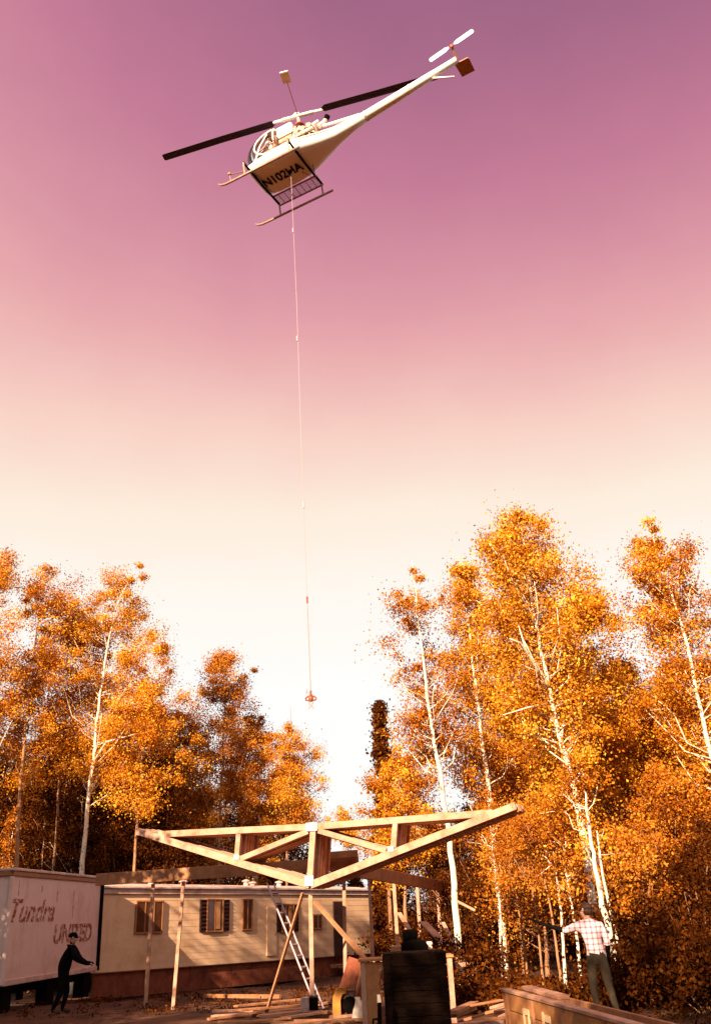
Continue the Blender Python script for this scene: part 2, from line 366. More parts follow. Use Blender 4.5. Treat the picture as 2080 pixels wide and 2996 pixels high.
ptree('aspen_tree','tall brown-trunked aspen at the left edge, its trunk beside the white box',36,[(50,2500),(66,2250),(85,2000),(110,1830),(133,1668)],[(1668,30),(1760,95),(1900,120),(2080,130),(2260,90)],.15,150,115,.13,'leaf','barkd',11,front=.35)
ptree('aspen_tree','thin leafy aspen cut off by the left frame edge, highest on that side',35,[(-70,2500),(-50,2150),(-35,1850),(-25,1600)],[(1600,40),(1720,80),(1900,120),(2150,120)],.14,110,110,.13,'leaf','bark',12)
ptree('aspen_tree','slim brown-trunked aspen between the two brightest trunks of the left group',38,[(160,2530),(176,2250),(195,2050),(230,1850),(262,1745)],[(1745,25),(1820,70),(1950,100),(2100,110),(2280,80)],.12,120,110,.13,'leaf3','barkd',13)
ptree('aspen_tree','forked golden-topped aspen with a bright trunk rising behind the trailer',37,[(240,2545),(262,2330),(285,2100),(318,1880),(345,1760),(395,1672)],[(1672,40),(1740,105),(1850,150),(1980,165),(2120,150),(2260,80)],.17,220,120,.13,'leaf2','bark',14,front=.3,
      forks=[([(275,2230,0),(312,2170,-.3),(352,2160,-.8),(395,2148,-1.2)],.05),([(262,2330,0),(300,2230,.4),(330,2150,.8)],.035),([(300,2000,0),(315,1900,.5),(290,1780,.8)],.06)])
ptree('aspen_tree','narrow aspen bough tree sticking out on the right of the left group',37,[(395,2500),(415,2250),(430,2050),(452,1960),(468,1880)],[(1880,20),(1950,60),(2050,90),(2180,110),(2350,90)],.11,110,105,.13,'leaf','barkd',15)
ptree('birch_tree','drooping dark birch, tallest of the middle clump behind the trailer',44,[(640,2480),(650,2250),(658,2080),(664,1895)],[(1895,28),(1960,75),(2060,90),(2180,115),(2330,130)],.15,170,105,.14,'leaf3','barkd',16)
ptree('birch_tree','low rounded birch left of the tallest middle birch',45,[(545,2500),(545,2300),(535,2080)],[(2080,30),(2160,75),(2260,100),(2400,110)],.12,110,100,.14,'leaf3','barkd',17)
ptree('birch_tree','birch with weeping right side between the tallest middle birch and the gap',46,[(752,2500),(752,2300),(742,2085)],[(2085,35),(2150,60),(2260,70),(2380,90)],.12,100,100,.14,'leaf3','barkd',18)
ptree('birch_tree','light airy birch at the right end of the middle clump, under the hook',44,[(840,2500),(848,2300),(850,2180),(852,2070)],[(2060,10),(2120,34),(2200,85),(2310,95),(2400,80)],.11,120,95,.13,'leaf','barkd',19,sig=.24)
ptree('birch_tree','tiny far-off pale tree showing in the white gap above the truss',75,[(1005,2520),(1005,2450),(1003,2362)],[(2362,10),(2400,28),(2450,40),(2480,36)],.12,50,70,.2,'leaf2','barkd',20)
ptree('aspen_tree','sparse see-through aspen at the left end of the right group, pale bare trunk',27,[(1345,2850),(1330,2600),(1310,2420),(1285,2250),(1250,2040),(1228,1860),(1205,1640)],[(1640,40),(1740,85),(1860,120),(1980,125),(2120,100),(2230,70)],.14,105,80,.115,'leaf3','bark',21,sig=.24,front=.3,
      forks=[([(1252,2060,0),(1215,2030,-.5),(1180,2010,-1)],.03),([(1245,1990,0),(1240,1920,.2),(1232,1880,.4)],.05),([(1275,2250,0),(1255,2245,-.3),(1238,2265,-.5)],.025)])
ptree('aspen_tree','straight upright aspen with a narrow flame-shaped top right of the sparse one',29,[(1452,2560),(1430,2330),(1408,2150),(1388,1980),(1372,1830),(1352,1645)],[(1645,28),(1720,55),(1840,75),(1980,95),(2150,115),(2300,120)],.15,135,115,.12,'leaf','bark',22,front=.35)
ptree('aspen_tree','tallest broad aspen of the right group with a bright white forked trunk',22.5,[(1800,2960),(1740,2680),(1712,2480),(1672,2280),(1640,2180),(1606,2010),(1580,1900),(1560,1780),(1535,1620),(1520,1510)],[(1508,40),(1590,110),(1700,150),(1840,170),(1980,180),(2100,130)],.15,300,125,.115,'leaf2','bark',23,front=.25,
      forks=[([(1603,2010,0),(1590,1985,-.1),(1555,1930,-.5),(1520,1880,-.9),(1490,1868,-1.2)],.075),([(1553,1930,-.5),(1535,1890,-.6),(1516,1830,-.8)],.045),([(1640,2170,0),(1648,2110,.2),(1668,2095,.3),(1740,2060,.4)],.04),([(1600,2060,0),(1545,2070,-.6),(1470,2092,-1.2)],.035),([(1605,1985,0),(1640,1955,.2),(1695,1935,.5)],.035)])
ptree('aspen_tree','dark-leaved aspen filling the dip right of the tallest one',29,[(1850,2600),(1840,2350),(1830,2150),(1815,1960)],[(1940,20),(2000,50),(2060,90),(2120,140),(2300,150)],.13,170,110,.125,'leaf3','barkd',24)
ptree('aspen_tree','bushy aspen on the right flank of the tallest one',26.5,[(1760,2600),(1745,2350),(1725,2050),(1715,1760)],[(1690,30),(1780,75),(1900,105),(2050,130),(2250,130)],.12,170,115,.12,'leaf','barkd',25)
ptree('aspen_tree','lone tapering aspen at the right frame edge with a slanting pale trunk',24,[(2170,2560),(2110,2330),(2062,2130),(2010,1900),(1960,1720),(1892,1530)],[(1530,24),(1620,62),(1740,95),(1880,120),(2050,135),(2200,120)],.14,190,110,.115,'leaf','bark',26,front=.35)
ptree('aspen_tree','full aspen crown behind the right frame edge tree, low and rusty',28,[(2010,2650),(2000,2400),(1985,2150),(1960,1960)],[(1930,30),(2010,90),(2150,140),(2330,170),(2480,150)],.13,180,110,.125,'leaf3','barkd',27)
ptree('aspen_tree','dense mid-height aspen between the straight and the tallest aspens',31,[(1515,2600),(1500,2350),(1490,2100),(1480,1900)],[(1900,20),(1980,60),(2080,105),(2250,130),(2420,130)],.13,140,115,.125,'leaf3','barkd',28)
ptree('aspen_tree','leafy young aspen at the gap edge below the sparse one',33,[(1185,2650),(1185,2450),(1182,2350),(1180,2220)],[(2190,16),(2240,50),(2280,85),(2400,100),(2500,90)],.11,150,100,.125,'leaf','barkd',29)
ptree('aspen_tree','pale twin trunk rising beside the man in the plaid shirt',19.5,[(1850,2930),(1792,2770),(1760,2640),(1735,2500),(1718,2380),(1700,2230)],[(2200,30),(2260,70),(2350,100),(2440,90)],.12,26,90,.10,'leaf','bark',30,front=.0,
      forks=[([(1850,2930,.2),(1815,2800,.2),(1790,2690,.2),(1762,2560,.2),(1745,2430,.2)],.06)])
ptree('aspen_tree','low spreading aspen with rusty boughs by the right frame edge',25,[(1960,2880),(1945,2650),(1930,2450),(1915,2290)],[(2260,40),(2340,120),(2440,170),(2560,190),(2680,160)],.10,200,115,.115,'leaf3','barkd',31)
ptree('aspen_tree','low spreading aspen right of the truss end, its crown rust-orange',28,[(1600,2850),(1590,2650),(1580,2480),(1570,2330)],[(2300,40),(2370,110),(2450,150),(2560,150),(2650,110)],.09,110,105,.11,'leaf3','barkd',32)
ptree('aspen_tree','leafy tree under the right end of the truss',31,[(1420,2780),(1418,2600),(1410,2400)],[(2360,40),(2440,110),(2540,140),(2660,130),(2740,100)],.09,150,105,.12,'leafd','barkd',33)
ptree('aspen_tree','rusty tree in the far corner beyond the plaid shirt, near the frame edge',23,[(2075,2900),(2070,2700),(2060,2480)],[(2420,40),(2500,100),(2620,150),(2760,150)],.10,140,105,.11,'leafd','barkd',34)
# thin stems standing under the right-hand crowns
for i, (px0,py0,px1,py1,D,r,lab) in enumerate([
    (1640,2860,1572,2480,22,.05,'thin brown sapling, leftmost of the stems left of the plaid shirt'),
    (1652,2860,1620,2500,21,.055,'thin pale sapling with a bright foot left of the plaid shirt'),
    (1700,2870,1655,2560,20.5,.06,'short stout sapling just left of the plaid shirt'),
    (1585,2840,1545,2540,24,.045,'thin dim sapling behind the end of the truss'),
    (1540,2830,1490,2540,25,.04,'slim leaning sapling under the truss tip'),
    (1905,2850,1880,2600,19,.035,'dark thin sapling right of the plaid shirt'),
    (1470,2800,1440,2480,26,.045,'pale sapling under the right rafter of the truss')]):
    top = at(px1,py1,D); 
    ptree('sapling', lab, D, [(px0,py0),((px0+px1)/2+6,(py0+py1)/2),(px1,py1),(px1-14,py1-150)], [(py1-150,14),(py1-90,32),(py1-20,45),(py1+60,25)], r, 22, 80, .10, 'leaf3', 'bark' if i in (1,2,6) else 'barkd', 40+i)
# slim spruce at the gap
def spruce(label, D, px, top, bot, hw, seed):
    rg = np.random.RandomState(seed); t = at(px,top,D); b = Vector((t.x,D,gz(t.x,D)-.1)); H = t.z-b.z
    root = thing('spruce_tree', label, 'tree', b); MB().tube([(0,0,0),(0,0,H*.6),(0,0,H)],[.11,.06,.01],6).build('trunk', M['barkd'], root, smooth=True)
    c = []; s = []
    zl = at(px,bot,D).z-b.z
    for i in range(200):
        z = zl+(H-zl)*rg.rand(); r = (hw/F*D)*(.07+.93*(1-(z-zl)/(H-zl)))*(.8+.4*math.sin(z*7)); a = rg.rand()*6.28; q = rg.rand()**.5
        c.append((math.cos(a)*r*q, math.sin(a)*r*q, z-.25*r*q)); s.append(.11)
    v, tt = leaves(c, s, 70, .11, flat=.5, seed=seed, droop=.8)
    o = bpy.data.objects.new('crown', leafmesh('crown', v, tt, M['leafd'])); COL.objects.link(o); o.parent = root
spruce('slim dark spruce standing at the right side of the white gap',34,1108,2055,2540,46,50)
spruce('squat dark spruce low behind the posts at the far end of the frame',37,1160,2545,2830,60,51)
spruce('dark young spruce just right of the trailer end, below the gap',47,1098,2535,2790,44,52)
spruce('small dark spruce behind the roof of the trailer, below the white gap',52,1040,2560,2740,50,53)
spruce('dark bushy spruce behind the leftmost bare post',44,1130,2575,2790,46,54)
# ---- trees deeper in the forest: four built once, the rest are copies
PROTO = []
for k in range(4):
    H = [11,12,10,12.5][k]; prof = [(.6,1.0),(H*.2,1.9),(H*.45,2.2),(H*.7,1.7),(H*.9,.9),(H,.25)]
    PROTO.append((tree('forest_tree', 'x', [Vector((0,0,0)),Vector((.15,.1,H*.5)),Vector((0,0,H))], prof, .13, 190, 75, .20, M[['leafd','leaf3','leafd','leafd'][k]], M[['barkd','bark'][k%2]], 60+k, sig=.40), H))
used = set()
def bgtree(k, x, y, h, label, group, rz):
    root, H = PROTO[k]
    if k not in used: used.add(k); o = root
    else:
        o = root.copy(); COL.objects.link(o)
        for c in root.children:
            d = c.copy(); COL.objects.link(d); d.parent = o
    s = h/H; o.scale = (s*1.05,s*1.05,s); o.location = (x,y,gz(x,y)-.1); o.rotation_euler = (0,0,rz); tag(o, label, 'tree', group); return o
rg = random.Random(3)
LB = 'tree deep in the dark wood behind the trailer on the left'; RB = 'tree deep in the wood behind the right-hand aspens'; MBL = 'tree far back behind the middle birches'
def row(n, pxa, pxb, D0, D1, ya, yb, label, group):
    for i in range(n):
        px = pxa+(pxb-pxa)*(i+.5+rg.uniform(-.3,.3))/n; D = rg.uniform(D0,D1); py = rg.uniform(ya,yb); t = at(px,py,D)
        bgtree(rg.randrange(4), t.x, D, t.z+.5, label, group, rg.uniform(0,6.28))
row(8,-150,470,41,47,2060,2200,LB,'trees deep in the left wood'); row(8,-150,520,50,60,2100,2240,LB,'trees deep in the left wood')
row(7,480,870,52,62,2200,2380,MBL,'trees far back in the middle')
row(7,1430,2200,36,42,2030,2150,RB,'trees deep in the right wood'); row(3,1200,1430,38,46,2330,2420,RB,'trees deep in the right wood'); row(7,1450,2250,46,56,2040,2180,RB,'trees deep in the right wood')
row(6,1190,2200,31,34,2300,2450,RB,'trees deep in the right wood'); row(7,-100,560,38,41,2260,2400,LB,'trees deep in the left wood')
# the wood round the clearing, left of and behind the camera; it shades the yard
SH = 'tree of the wood that rings the clearing beside and behind the photographer'
for x,y,h in [(-15.5,28,13),(-18,22,14),(-17.5,26,13.5),(-12.7,14,16),(-11.9,17,14.5),(-11.5,6.5,10.3),(-10.5,2.5,11.2),(-10,-2,13),(-7.5,-4.5,13),(-12.5,-3,14),(-6.5,-9.5,14),(-2.5,-11.5,13),(-4.3,-6.4,17.5),(-1.2,-7.4,17.5),(2.6,-7.2,17),(2.5,-10,13.5),(7,-9,13),(11,-5,13)]:
    bgtree(rg.randrange(4), x, y, h, SH, 'trees ringing the clearing', rg.uniform(0,6.28))
# ---- undergrowth
def shrub(label, x, y, rx, h, n, m, seed, size=.10):
    rg = np.random.RandomState(seed); root = thing('shrub', label, 'shrub', (x,y,gz(x,y)-.05), 0, None)
    sb = MB(); c = []
    for i in range(n):
        a = rg.rand()*6.28; q = rx*rg.rand()**.6; z = h*rg.uniform(.12,1)*(1-.35*q/rx); p = Vector((math.cos(a)*q,math.sin(a)*q*.8,z)); c.append(tuple(p))
        if i % 3 == 0: sb.tube([(p.x*.2,p.y*.2,0),(p.x*.6,p.y*.6,z*.6),p],[.015,.010,.004],4)
    sb.build('stem', M['barkd'], root)
    v, t = leaves(c, .17, 110, size*.7, seed=seed)
    o = bpy.data.objects.new('foliage', leafmesh('foliage', v, t, M[m])); COL.objects.link(o); o.parent = root
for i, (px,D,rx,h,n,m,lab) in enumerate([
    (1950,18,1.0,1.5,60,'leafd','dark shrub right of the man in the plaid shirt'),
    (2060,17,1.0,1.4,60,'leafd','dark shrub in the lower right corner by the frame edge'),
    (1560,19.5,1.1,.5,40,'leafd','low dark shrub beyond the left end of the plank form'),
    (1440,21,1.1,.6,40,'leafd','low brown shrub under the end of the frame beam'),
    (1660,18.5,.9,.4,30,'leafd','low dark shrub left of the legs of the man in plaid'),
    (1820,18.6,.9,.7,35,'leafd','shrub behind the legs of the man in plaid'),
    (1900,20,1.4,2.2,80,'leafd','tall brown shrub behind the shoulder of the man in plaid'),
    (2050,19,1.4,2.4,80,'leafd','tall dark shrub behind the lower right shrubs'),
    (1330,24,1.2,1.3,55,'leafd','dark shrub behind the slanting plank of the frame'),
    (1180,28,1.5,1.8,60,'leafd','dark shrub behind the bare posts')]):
    q = at(px,2800,D); shrub(lab, q.x, D, rx, h, n, m, 80+i)
# scattered low weeds
def weeds():
    rg = np.random.RandomState(5); c = []
    for i in range(900):
        x = rg.uniform(2.2,12) if i % 4 else rg.uniform(-9,3); y = rg.uniform(14,28) if i % 4 else rg.uniform(23,30); c.append((x,y,gz(x,y)+.06))
    v, t = leaves(c, .13, 26, .05, flat=.4, seed=9)
    o = bpy.data.objects.new('undergrowth', leafmesh('undergrowth', v, t, M['leafd'])); COL.objects.link(o)
    tag(o, 'low weeds and leaf litter on the dirt at the wood edge', 'undergrowth', kind='stuff')
weeds()
# ================================================================ structures
K = 1.165           # yard distances below are given in units of 1.165 m
_at = at
def at(px, py, Y): return _at(px, py, Y*K)
def wb(root, mb, name, m, **k):
    """mesh given in world coordinates, stored under root"""
    root_m = Matrix.Translation(root.location) @ root.rotation_euler.to_matrix().to_4x4(); inv = root_m.inverted()
    mb.v = [tuple(inv @ Vector(p)) for p in mb.v]; return mb.build(name, m, root, **k)
# ---------------------------------------------------------------- white box van with lettering
def box_van():
    A = at(22,2700,20.7); B = at(287,2700,26.2); A.z = B.z = .6; d = (B-A); L = d.length; rz = math.atan2(d.y,d.x)
    root = thing('storage_box', 'white box van body with red lettering at the left edge', 'box van', (A.x,A.y,gz(A.x,A.y)), rz)
    zb, H, W = .6-root.location.z, 2.56, 2.4       # local: x along the side, y towards the far (left) side
    MB().box((L/2,W/2,zb+H/2),(L-.06,W-.06,H-.06)).build('core', M['siding2'], root)
    npan = 7
    for i in range(npan):
        x0 = L*i/npan; x1 = L*(i+1)/npan
        MB().box(((x0+x1)/2,.0,zb+H/2),(x1-x0-.012,.05,H-.22)).build('panel', M['siding2'], root, bevel=.006)
    for j in range(3):
        MB().box((-.0,W*(j+.5)/3,zb+H/2),(.05,W/3-.012,H-.22)).build('end_panel', M['siding2'], root, bevel=.006)
    MB().box((L/2,-.02,zb+.06),(L+.06,.10,.13)).build('bottom_rail', M['roofm'], root, bevel=.01)
    MB().box((-.02,W/2,zb+.06),(.10,W,.13)).build('bottom_rail', M['roofm'], root, bevel=.01)
    MB().box((L/2,-.02,zb+H-.06),(L+.06,.11,.11)).build('top_rail', M['trim'], root, bevel=.01)
    MB().box((-.02,W/2,zb+H-.06),(.11,W,.11)).build('top_rail', M['trim'], root, bevel=.01)
    MB().box((L/2,W/2-.03,zb+H+.035),(L+.16,W+.16,.07)).build('roof', M['roofm'], root, bevel=.015)
    MB().box((L+.06,-.03,zb+H/2-.05),(.13,.13,H-.1)).build('corner_post', M['black'], root)
    MB().box((-.04,-.04,zb+H/2-.05),(.08,.08,H-.16)).build('corner_post', M['siding2'], root)
    for x in (.5,L/2,L-.5):
        for y in (.2,W-.2): MB().box((x,y,(zb)/2-.02),(.5,.3,zb+.06)).build('timber_block', M['black'], root)  # blocks coloured black to carry the shade under the box
    MB().box((L/2,.25,zb-.12),(L-.2,.12,.2)).build('chassis_rail', M['black'], root)
    fx = lambda px, py: local(root, [onplane(px,py,A,Vector((-math.sin(rz),math.cos(rz),0)))])[0]
    rot = Matrix.Rotation(R(90),4,'X')
    c = fx(92,2668); text_mesh('lettering', 'Tundra', .74, M['redpaint'], root, Matrix.Translation((c.x,-.030,c.z)) @ rot @ Matrix.Diagonal((1.32,1,1,1)), shear=.35, bold=.014)
    c = fx(212,2733); text_mesh('lettering', 'UNITED', .64, M['redpaint'], root, Matrix.Translation((c.x,-.030,c.z)) @ rot @ Matrix.Diagonal((1.28,1,1,1)), shear=.18, bold=.022)
    for px, py, ln in ((54,2598,.36),(122,2602,.16),(213,2645,.75),(166,2625,.3)):     # rust runs below rivets
        c = fx(px,py); MB().box((c.x,-.027,c.z),(.035,.006,ln)).build('rust_streak', M['redpaint'], root)
box_van()
# ---------------------------------------------------------------- house trailer
def house_trailer():
    A = at(287,2700,26.6); B = at(1080,2700,36); d = Vector((B.x-A.x,B.y-A.y,0)); L = d.length; rz = math.atan2(d.y,d.x)
    z0 = .52; root = thing('house_trailer', 'long cream house trailer with dark shutters and red-brown skirting', 'trailer', (A.x,A.y,z0))
    root.rotation_euler = (0,.016,rz); W, H = 2.45, 2.40
    nrm = Vector((-math.sin(rz),math.cos(rz),0)); P0 = Vector((A.x,A.y,z0))
    loc = lambda px, py: local(root,[onplane(px,py,P0,nrm)])[0]
    MB().box((L/2,W/2,H/2),(L-.04,W-.04,H-.02)).build('wall', M['siding'], root)
    nb = 11; bh = (H-.16)/nb
    for i in range(nb):
        z = i*bh; t = Matrix.Rotation(R(-1.3),3,'X')
        MB().box((L/2,-.005,z+bh/2),(L,.035,bh+.008),t).build('siding_board', M['siding'], root)
        MB().box((-.005,W/2,z+bh/2),(.035,W-.05,bh+.008),Matrix.Rotation(R(2.6),3,'Y')).build('siding_board', M['siding'], root)
    MB().box((L/2,-.03,H-.09),(L+.08,.10,.17)).build('eave_trim', M['roofm'], root, bevel=.01)
    MB().box((-.03,W/2,H-.09),(.10,W,.17)).build('eave_trim', M['roofm'], root, bevel=.01)
    prof = [(-.14,H),(-.14,H+.05),(W*.25,H+.17),(W*.5,H+.22),(W*.75,H+.17),(W+.14,H+.05),(W+.14,H)]
    MB().prism([(-.12,y,z) for y,z in prof],(L+.24,0,0)).build('roof', M['roofm'], root)
    for x,y,h in ((L*.30,.8,.22),(L*.52,.7,.28),(L*.56,.9,.22),(L*.66,.8,.26),(L*.2,.9,.2)):
        MB().lathe([(.10,0),(.10,h*.7),(.16,h*.7),(.16,h*.85),(.03,h)],12,(x,y,H+.12)).build('roof_vent', M['roofm'], root, smooth=False)
    n = 14
    for i in range(n):
        MB().box(((i+.5)*L/n,.10,-.36),(L/n-.015,.03,.76)).build('skirting_panel', M['skirt'], root)
    MB().box((L/2,.05,-.01),(L+.02,.1,.05)).build('base_rail', M['trim'], root)
    def window(x0,x1,y0,y1, shutters=False, curtain=True, mull=1):
        a = loc(x0,y1); b = loc(x1,y0); w_, h_ = b.x-a.x, b.z-a.z; cx, cz = (a.x+b.x)/2, (a.z+b.z)/2
        sw = .22*w_ if shutters else 0; gw = w_-2*sw
        win = MB().box((cx,-.045,cz),(gw,.05,h_)).build('window', M['dark'], root)
        MB().box((cx,-.074,cz),(gw-.10,.012,h_-.10)).build('pane', M['glass'], win)
        for k in range(mull): MB().box((cx-gw/2+gw*(k+1)/(mull+1),-.082,cz),(.04,.02,h_-.06)).build('mullion', M['trim'], win)
        if curtain: MB().box((cx+gw*.18,-.083,cz),(gw*.28,.008,h_-.14)).build('curtain', M['curtain'], win)
        for s, e in ((0,1),(cx-gw/2,0)):
            pass
        fr = MB(); fr.box((cx,-.06,cz+h_/2),(gw+.06,.06,.05)); fr.box((cx,-.06,cz-h_/2),(gw+.06,.07,.05)); fr.box((cx-gw/2,-.06,cz),(.05,.06,h_)); fr.box((cx+gw/2,-.06,cz),(.05,.06,h_))
        fr.build('window_frame', M['trim'], win)
        if shutters:
            for s in (-1,1):
                sh = MB().box((cx+s*(gw/2+sw/2+.03),-.05,cz),(sw,.05,h_)).build('shutter', M['dark'], root)
                for q in range(8): MB().box((cx+s*(gw/2+sw/2+.03),-.078,cz-h_/2+h_*(q+.5)/8),(sw-.05,.015,h_/8-.03),Matrix.Rotation(R(25),3,'X')).build('louvre', M['dark'], sh)
    window(392,474,2637,2730,mull=2,curtain=False); window(583,667,2632,2726,True); window(707,735,2632,2720,mull=1,curtain=False); window(808,868,2646,2727,True,mull=2); window(914,938,2677,2717,curtain=False)
    a = loc(778,2798); b = loc(806,2652)
    dr = MB().box(((a.x+b.x)/2,-.045,(a.z+b.z)/2),(b.x-a.x,.05,b.z-a.z),).build('door', M['siding'], root, bevel=.01); MB().box((b.x-.1,-.09,(a.z+b.z)/2-.1),(.05,.06,.05)).build('handle', M['steel'], dr)
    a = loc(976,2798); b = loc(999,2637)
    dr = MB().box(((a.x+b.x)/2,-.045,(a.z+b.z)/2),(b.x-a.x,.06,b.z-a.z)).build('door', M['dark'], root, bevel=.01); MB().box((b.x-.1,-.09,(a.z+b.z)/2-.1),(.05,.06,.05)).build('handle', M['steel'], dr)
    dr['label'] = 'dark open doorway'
    MB().box((loc(988,2790).x,-.6,-.35),(1.2,1.0,.12)).build('step', M['wood2'], root)
house_trailer()
# ---------------------------------------------------------------- post and beam frame, each stick a thing
TH = R(17); TU = Vector((math.cos(TH),-math.sin(TH),0)); TV = Vector((math.sin(TH),math.cos(TH),0))
def stick(name, label, p0, p1, wd, ht, m='wood', cat='post', up=(0,0,1), group=None):
    p0 = Vector(p0); p1 = Vector(p1); o = thing(name, label, cat, p0)
    o2 = MB().bar(Vector((0,0,0)), p1-p0, wd, ht, up)
    COL.objects.unlink(o); bpy.data.objects.remove(o)
    ob = o2.build(name, M[m], None, bevel=.006); ob.location = p0; return tag(ob, label, cat, group)
def ground_post(label, px, py, px2, D, s=.085, m='wood', name='post'):
    t = at(px,py,D); q = at(px2,2900,D); b = Vector((q.x,q.y,gz(q.x,q.y)-.1)); return stick(name, label, b, t, s, s, m)
b0 = at(284,2574,21.9); b1 = at(1048,2524,19.55)
stick('beam','long wall beam running behind the truss bundle from the white box',b0,b1,.10,.29,'wood2','beam')
stick('beam','short upper plank laid on the wall beam behind the king post',at(905,2508,19.75),at(1045,2497,19.4),.10,.16,'wood2','beam')
c0 = at(1048,2548,19.45); c1 = at(1335,2600,28)
stick('beam','side wall beam on bare posts running back to the right',c0,c1,.10,.30,'wood2','beam')
ground_post('slim post under the left end of the wall beam, by the first trailer window',449,2586,428,21.6)
ground_post('slim post right of the first trailer window, with a sunlit foot',538,2578,508,21.3)
ground_post('post standing under the point of the truss bundle',909,2618,913,18.35,.09)
ground_post('post beside the dark trailer doorway',1006,2552,1010,19.8,.08)
ground_post('leftmost bare post of the side wall, at the trailer end',1080,2575,1096,20.6,.08)
ground_post('brightest bare post of the side wall',1152,2585,1172,22.8,.09)
ground_post('third bare post of the side wall from the trailer',1220,2594,1238,24.6,.09)
ground_post('farthest bare post of the side wall beside the pale trunk',1279,2598,1298,26.6,.09)
def brace(label, a, Da, b, Db, wd=.09, ht=.045, m='wood', foot=False):
    p = at(*a,Da); q = at(*b,Db)
    if foot: q.z = gz(q.x,q.y)-.03
    return stick('brace', label, q, p, wd, ht, m, 'brace')
brace('thin brace slanting down left from the truss point',(886,2612),18.2,(778,2906),18.7,.08,.04,'wood2',True)
brace('plank brace slanting down right from the truss point to the bench',(922,2640),18.25,(1068,2805),16.9,.10,.045,'wood2')
brace('short lit brace at the brightest bare post',(1168,2672),22.6,(1212,2742),21.6,.11,.05)
brace('wide plank leaning behind the bench towards the pale trunk',(1238,2698),22,(1362,2826),20.5,.20,.05)
brace('narrow plank leaning beside the wide one',(1296,2700),22.5,(1352,2808),21,.09,.05)
brace('short stub plank nailed to the pale trunk',(1336,2636),22.9,(1390,2664),22.8,.10,.06,'wood')
# ---------------------------------------------------------------- truss bundle, hung point down
def truss_bundle():
    O = at(908,2600,18.0); nr = TV; pl = lambda px, py: onplane(px,py,O,nr)
    root = thing('truss_bundle','bundle of sawn roof trusses standing point down on a post','roof truss',(O.x,O.y,O.z))
    ht = .15; nT = 8; th = .11; gap = .018
    mem = [('rafter',(908,2589),(1507,2357),ht),('rafter',(905,2589),(398,2431),ht),('tie_chord',(462,2441),(906,2419),ht*.9),('tie_chord',(906,2419),(1440,2378),ht*.9),
           ('king_post',(915,2428),(905,2578),.13),('web',(697,2440),(692,2500),.11),('web',(900,2432),(703,2512),.11),('web',(930,2430),(1128,2489),.11),('web',(1155,2408),(1150,2480),.11)]
    for k in range(nT):
        off = TV*(k*(th+gap)+th/2)
        jit = TU*random.uniform(-.05,.05)*(k > 0) + Vector((0,0,random.uniform(-.015,.015)))*(k > 0)
        for i, (nm, a, b, h_) in enumerate(mem):
            pa = pl(*a)+off+jit; pb = pl(*b)+off+jit
            # webs and king post sit a touch narrower than the chords so no faces share a plane
            t_ = th if nm in ('rafter',) else th-.012-(.006 if nm in ('web','king_post') else 0)
            ax = (pb-pa).normalized(); up = TV.cross(ax)
            mb = MB().bar(pa, pb, t_, h_, up); wb(root, mb, nm, M['wood'], bevel=.004)
    for px, py, w_, h_ in ((912,2419,.26,.17),(905,2577,.20,.20),(693,2508,.12,.10),(1143,2484,.13,.10)):
        c = pl(px,py)-TV*.012; R3 = Matrix((TU,TV,Vector((0,0,1)))).transposed()
        wb(root, MB().box(c,(w_,.02,h_),R3), 'gusset_plate', M['gusset'])
truss_bundle()
# ---------------------------------------------------------------- ladder
def ladder():
    a0 = at(784,2590,20.3); b0 = at(926,2858,18.6); a1 = at(801,2594,20.3); b1 = at(942,2858,18.6)
    for q in (b0,b1): q.z = gz(q.x,q.y)+.02
    root = thing('ladder','pale aluminium ladder leaning on the wall beam before the trailer','ladder',tuple(b0)); up = Vector((0,-1,.3))
    sc_ = 2.2; side = (b1-b0).normalized()
    side = Vector((.12,.37,0)); a1 = a0+side; b1 = b0+side
    for p,q in ((b0,a0),(b1,a1)): wb(root, MB().bar(p,q,.035,.085,up), 'rail', M['alu'])
    for i in range(11):
        t = (i+.6)/11.4; wb(root, MB().bar(b0.lerp(a0,t), b1.lerp(a1,t), .035,.035,up), 'rung', M['alu'])
ladder()
# ---------------------------------------------------------------- workbench and things on and round it
def workbench():
    D = 16.3; l = at(1052,2797,D); r = at(1322,2797,D); z = l.z; z = 1.0; wd = r.x-l.x; dp = .75
    root = thing('workbench','plywood-sided workbench behind the dark crate','workbench',(l.x,l.y,0)); g = gz(l.x,l.y)
    MB().box((wd/2,dp/2,z-.02),(wd+.06,dp+.06,.045)).build('top', M['ply'], root, bevel=.006)
    for x in (.05,wd-.05):
        for y in (.05,dp-.05): MB().box((x,y,(z-.045+g-.05)/2),(.09,.09,z-.045-g+.05)).build('leg', M['wood'], root)
    MB().box((.22,.03,(z-.06+g)/2),(.24,.018,z-.08-g)).build('side_panel', M['ply'], root)
    MB().box((wd-.25,.03,z-.28),(.5,.018,.44)).build('side_panel', M['skirt'], root)
    MB().box((wd/2,.06,z-.12),(wd-.2,.04,.12)).build('apron', M['wood2'], root)
    return D
workbench()
def prop(name, label, cat, px, py, D, z=None):
    p = at(px,py,D); return thing(name, label, cat, (p.x, p.y, gz(p.x,p.y) if z is None else z))
t = prop('kit_bag','bulging black kit bag on the workbench','bag',1213,2790,16.6,1.003); t.scale = (1.2,1.1,1.1)
MB().loft([[(math.cos(a)*rx,math.sin(a)*.13,z) for a in [i*math.pi/7 for i in range(14)]] for rx,z in ((.17,0),(.22,.05),(.225,.14),(.19,.22),(.10,.26))]).build('body', M['black'], t, smooth=True)
MB().loft([[(math.cos(a)*rx-.06,math.sin(a)*.09,z) for a in [i*math.pi/7 for i in range(14)]] for rx,z in ((.10,.22),(.12,.30),(.12,.38),(.07,.42))]).build('top_flap', M['black'], t, smooth=True)
